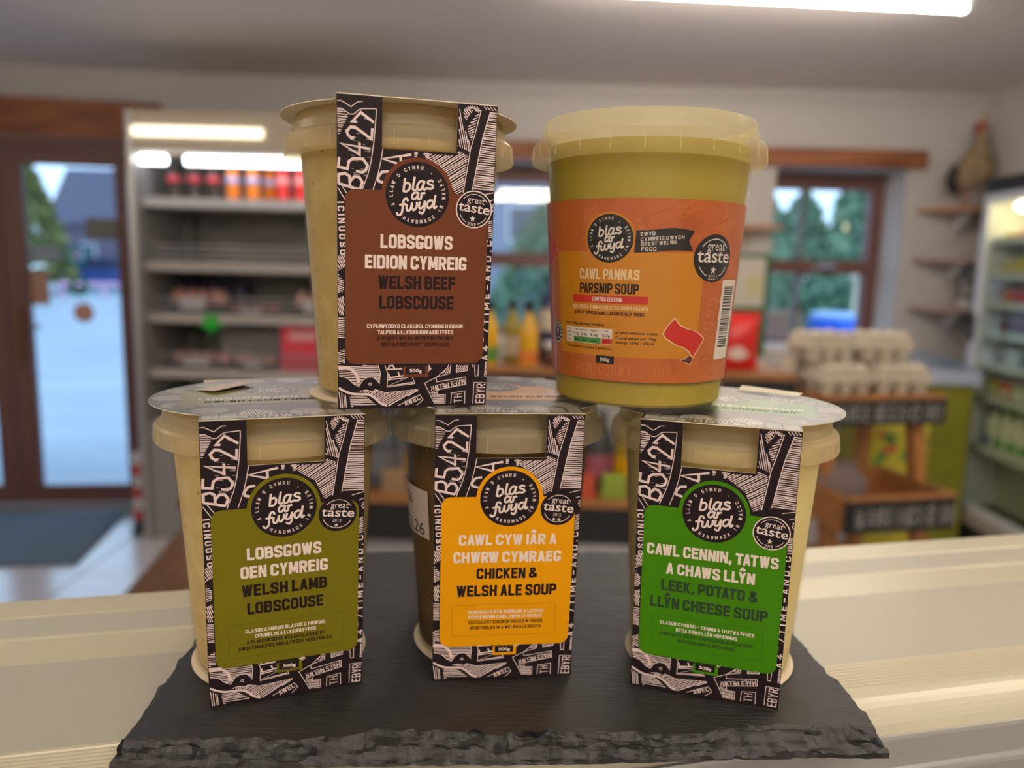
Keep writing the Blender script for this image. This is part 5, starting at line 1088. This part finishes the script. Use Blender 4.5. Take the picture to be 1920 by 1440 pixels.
def strip(d0, d1, z0, z1, n=0):
    n = max(1, math.ceil(abs(d1-d0)/2.2)); return [[(dm(d0+(d1-d0)*i/n), -z0), (dm(d0+(d1-d0)*(i+1)/n), -z0), (dm(d0+(d1-d0)*(i+1)/n), -z1), (dm(d0+(d1-d0)*i/n), -z1)] for i in range(n)]
M_or = mat('burnt_orange_print', (.43, .098, .019), .35, noise=((.47, .12, .021), 12, (1, 1, 1), .3, .7)); M_or2 = mat('orange_drawing', (.38, .078, .015), .35); M_or3 = mat('pale_orange_drawing', (.54, .16, .034), .35); M_am = mat('amber_panel_print', (.52, .200, .008), .35)
M_bk = mat('label_black', (.014, .012, .013), .35); M_wh = mat('label_white', (.72, .64, .54), .4); M_rdp = mat('label_red', (.52, .022, .014), .35); M_pl = mat('pale_title', (.72, .52, .30), .4); M_gn = mat('label_green', (.07, .26, .05), .4)
lb = decal('wrap_label', strip(-105, 66, 14.2, 90, 60), SO, 0, M_or, pt); lb['label'] = 'orange printed wrap label'
rn = random.Random(9); dr_ = []; dr2 = []
for k in range(26):
    c = (rn.uniform(dm(-70), dm(60)), -rn.choice([rn.uniform(70, 88), rn.uniform(15.5, 25)]) if k < 20 else -rn.uniform(26, 66))
    if k >= 20: c = (rn.uniform(dm(29), dm(60)), c[1])
    h_ = hatch([(c[0]+rn.uniform(3, 7)*math.cos(a)*.9, c[1]+rn.uniform(3, 6)*math.sin(a)) for a in [i*1.05 for i in range(6)]], rn.uniform(0, 180), .9, .28, .2, rn); (dr_ if k % 2 else dr2).extend(h_)
for k in range(12):
    x = rn.uniform(dm(-70), dm(50)); yv = -rn.uniform(72, 88); dr_ += ribbon(spline([(x, yv), (x+rn.uniform(2, 6), yv+rn.uniform(-6, 6)), (x+rn.uniform(6, 11), yv+rn.uniform(-5, 5))], 4), .5)
dr2 += stroke_text('PARC CONWY', dm(-50), dm(-13), -16.3, 5.0, .12, 0, .2); dr2 += stroke_text('LOSD', dm(36), dm(36)+18, -32, 5, .1, -80, .3)
keep = lambda pl: [p for p in pl if all(dm(-104) < q[0] < dm(65) and -89.6 < q[1] < -14.6 for q in p)]
decal('label_drawing_dark', keep(dr_), SO, .03, M_or2, lb); decal('label_drawing_pale', keep(dr2), SO, .03, M_or3, lb)
decal('amber_panel', strip(-66, 26.5, 24.8, 68.6, 30), SO, .06, M_am, lb)
def curved_disc(c, r, ry=None, n=48):
    pl = []; P = disc2(c, r, n, ry); h_ = n//2
    for i in range(h_//2):
        pass
    top = [P[k] for k in range(0, h_+1)]; bot = [P[(n-k) % n] for k in range(0, h_+1)]
    for k in range(h_): 
        q = [top[k], top[k+1], bot[k+1], bot[k]]; pl.append([p for i, p in enumerate(q) if p not in q[:i]])
    return [p for p in pl if len(p) > 2]
ec = (dm(-27.8), -73.85); decal('emblem_halo', curved_disc(ec, 10.75), SO, .08, M_am, lb)
_, P = emblem(ec, 9.85); decal('maker_emblem', curved_disc(ec, 9.85), SO, .10, M_bk, lb); decal('emblem_lettering', P, SO, .16, M_wh, lb)
bt = [(-13.2, 77.2), (-8, 77.3), (-2.9, 77.6), (2, 78.2), (6.6, 78.5), (12, 78.2), (18.2, 77.5)]; bbm = [(-13.9, 68.2), (-8, 68.4), (-2.9, 68.7), (2, 69.2), (6.6, 69.5), (12, 69.6), (18.1, 69.5)]
fl_ = curved_fill([(dm(a), -z) for a, z in bt]+[(dm(15.2), -73.6)]+[(dm(a), -z) for a, z in bbm[::-1]])
decal('banner', fl_, SO, .10, M_bk, lb)
P = []
for t, a, b_, z in (('BWYD', -10.9, -3.2, 74.9), ('CYMREIG GWYCH', -10.7, 12.6, 72.8), ('GREAT WELSH', -10.4, 8.2, 70.9), ('FOOD', -10.1, -2.2, 69.1)): P += stroke_text(t, dm(a), dm(b_), -z, 1.45, .17, -5 if z > 70 else -1, .16)
decal('banner_lettering', P, SO, .15, M_wh, lb)
bc = (dm(33.2), -66.8); _, P = badge(bc, 10.6, '2021', 1, False, 0, 9.9, True); decal('award_badge', curved_disc(bc, 10.6, 9.9), SO, .12, M_bk, lb); decal('badge_lettering', P, SO, .18, M_wh, lb)
decal('pale_lettering', stroke_text('CAWL PANNAS', dm(-46.5), dm(-10.6), -57.1, 4.3, .2)+stroke_text('NOETHUS A THRWCHUS GYDA SBEIS YSGAFN', dm(-52.4), dm(-4.7), -44.6, 1.6, .18), SO, .09, M_pl, lb)
tx = stroke_text('PARSNIP SOUP', dm(-46.5), dm(-10.6), -51.2, 4.3, .2)+stroke_text('GENTLY SPICED AND LUXURIOUSLY THICK', dm(-51), dm(-6.6), -42.2, 1.45, .2)
for t, a, b_, z, xh in (('Each 250g serving contains', -59, -29.8, 37.5, 1.55), ('of adult reference intake', -23.2, 1.2, 34.6, 1.45), ('Typical values per 100g:', -23, .9, 32.4, 1.45), ('Energy 227kJ / 54kcal', -22.5, -.4, 30.5, 1.45), ('This product contains 2 portions', -58.5, -25, 27.5, 1.5)): tx += font_text(t, dm(a), dm(b_), -z, xh, .025)
decal('dark_lettering', tx, SO, .09, M_dk, lb)
decal('red_bar', strip(-51.7, -5.2, 47.2, 50.4, 10), SO, .09, M_rdp, lb); decal('bar_lettering', stroke_text('LIMITED EDITION', dm(-37.5), dm(-19.9), -47.9, 1.8, .2), SO, .14, M_wh, lb)
decal('nutrition_table', strip(-58.6, -24.8, 29.7, 36.4, 8), SO, .09, M_wh, lb); decal('green_cells', strip(-51.9, -32, 29.9, 32.3, 5), SO, .12, M_gn, lb); decal('red_cell', strip(-31.3, -24.8, 29.9, 32.2, 2), SO, .12, M_rdp, lb)
tx = []
for t, a, b_, z, xh in (('Energy', -58, -53.8, 35.2, 1.0), ('568kJ', -58, -53.8, 33.6, 1.0), ('135kcal', -58.2, -53.5, 32.2, 1.0), ('7%', -57.5, -54.3, 30.3, 1.2), ('Fat', -50.6, -48.2, 35.0, 1.0), ('Saturates', -46.5, -41, 35, 1.0), ('Sugars', -38.8, -34.3, 35, 1.0), ('Salt', -29.6, -27, 35, 1.0), ('5.5g', -52, -47.5, 32.9, 1.6), ('2.9g', -46, -41, 32.9, 1.6), ('8.6g', -38.8, -33.8, 32.9, 1.6), ('2.2g', -31, -26, 32.9, 1.6), ('8%', -50.5, -47.5, 30.5, 1.3), ('14%', -45.5, -41.8, 30.5, 1.3), ('10%', -38.6, -34.5, 30.5, 1.3), ('37%', -30.2, -26.2, 30.5, 1.3)): tx += font_text(t, dm(a), dm(b_), -z, xh, .01)
decal('table_lettering', tx, SO, .15, M_dk, lb)
decal('weight_tag', strip(-34.9, -23.4, 21.5, 24.9, 4), SO, .10, M_bk, lb); decal('weight_lettering', font_text('500g', dm(-32.2), dm(-26.1), -22.5, 2.1, .03), SO, .15, M_wh, lb)
fg = [(10.7, 41.9), (14.1, 39), (18.7, 37.5), (26.3, 36), (31.7, 33.3), (30.4, 31.2), (28.5, 29.0), (24.5, 25.2), (21.5, 27.8), (17.5, 29.6), (11, 31.2), (6.2, 33.4), (4.4, 35.2), (6.5, 38.3)]
fgp = [(dm(a), -z) for a, z in fg]
decal('flag_emblem', curved_fill(fgp), SO, .10, M_rdp, lb)
cu = [(dm(a), -z) for a, z in ((24.5, 25.2), (24.3, 23.3), (22.6, 22.3), (15.5, 24.3), (19.5, 24.7), (21.5, 26.0))]
decal('flag_curl', curved_fill(cu), SO, .09, mat('deep_red_print', (.09, .012, .012), .4), lb)
decal('flag_outline', ribbon(fgp, .42, True)+ribbon(cu, .36), SO, .14, M_pl, lb)
bars = []; x = 0; rn = random.Random(12)
decal('barcode_ground', [[(dm(42.8+(60.2-42.8)*(i)/6), -(24.4 if s else 58)) for s in (0,) ] for i in range(0)]+strip(43, 61, 23.8, 58.0, 6), SO, .09, M_wh, lb)
z = 29.0
while z < 55.5:
    w = rn.choice([.25, .25, .5, .75]); bars += strip(45.5, 57.5, z, z+w, 5); z += w+rn.choice([.28, .28, .5, .7])
decal('barcode_bars', bars, SO, .13, M_bk, lb)
vc = (dm(-69.8), -33); decal('vegan_mark', curved_disc(vc, 5.0), SO, .09, M_bk, lb); decal('vegan_lettering', ribbon(disc2(vc, 4.5, 32), .4, True)+ribbon(disc2(vc, 2.9, 24), .25, True)+stroke_text('V', vc[0]-1, vc[0]+1.1, vc[1]+1.5, 3, .18)+circ_text('VEGETARIAN', vc, 3.7, 200, -20, .9, .2), SO, .14, M_wh, lb)
lfp = [(dm(a), -z) for a, z in ((-84, 80), (-77, 75.5), (-66.5, 70.8), (-73, 64), (-82, 62))]; decal('left_flag', curved_fill(lfp), SO, .10, M_rdp, lb); decal('left_flag_outline', ribbon(lfp, .4), SO, .14, M_pl, lb)
wr = []
for k in range(120): pass
v = []; f = []
for i, z in enumerate((.001, .03, .06, .09, .1075)):
    for k in range(72):
        a = 6.2832*k/72; r = cup_r(z)+.0007+.00012*math.sin(9*a+z*60); v.append((r*math.cos(a), r*math.sin(a), z))
for i in range(4):
    for k in range(72): j = (k+1) % 72; f.append((i*72+k, i*72+j, (i+1)*72+j, (i+1)*72+k))
MB().add(v, f, True).build('shrink_wrap', glass_mat('clear_shrink_film', (1, 1, 1), .045), pt)
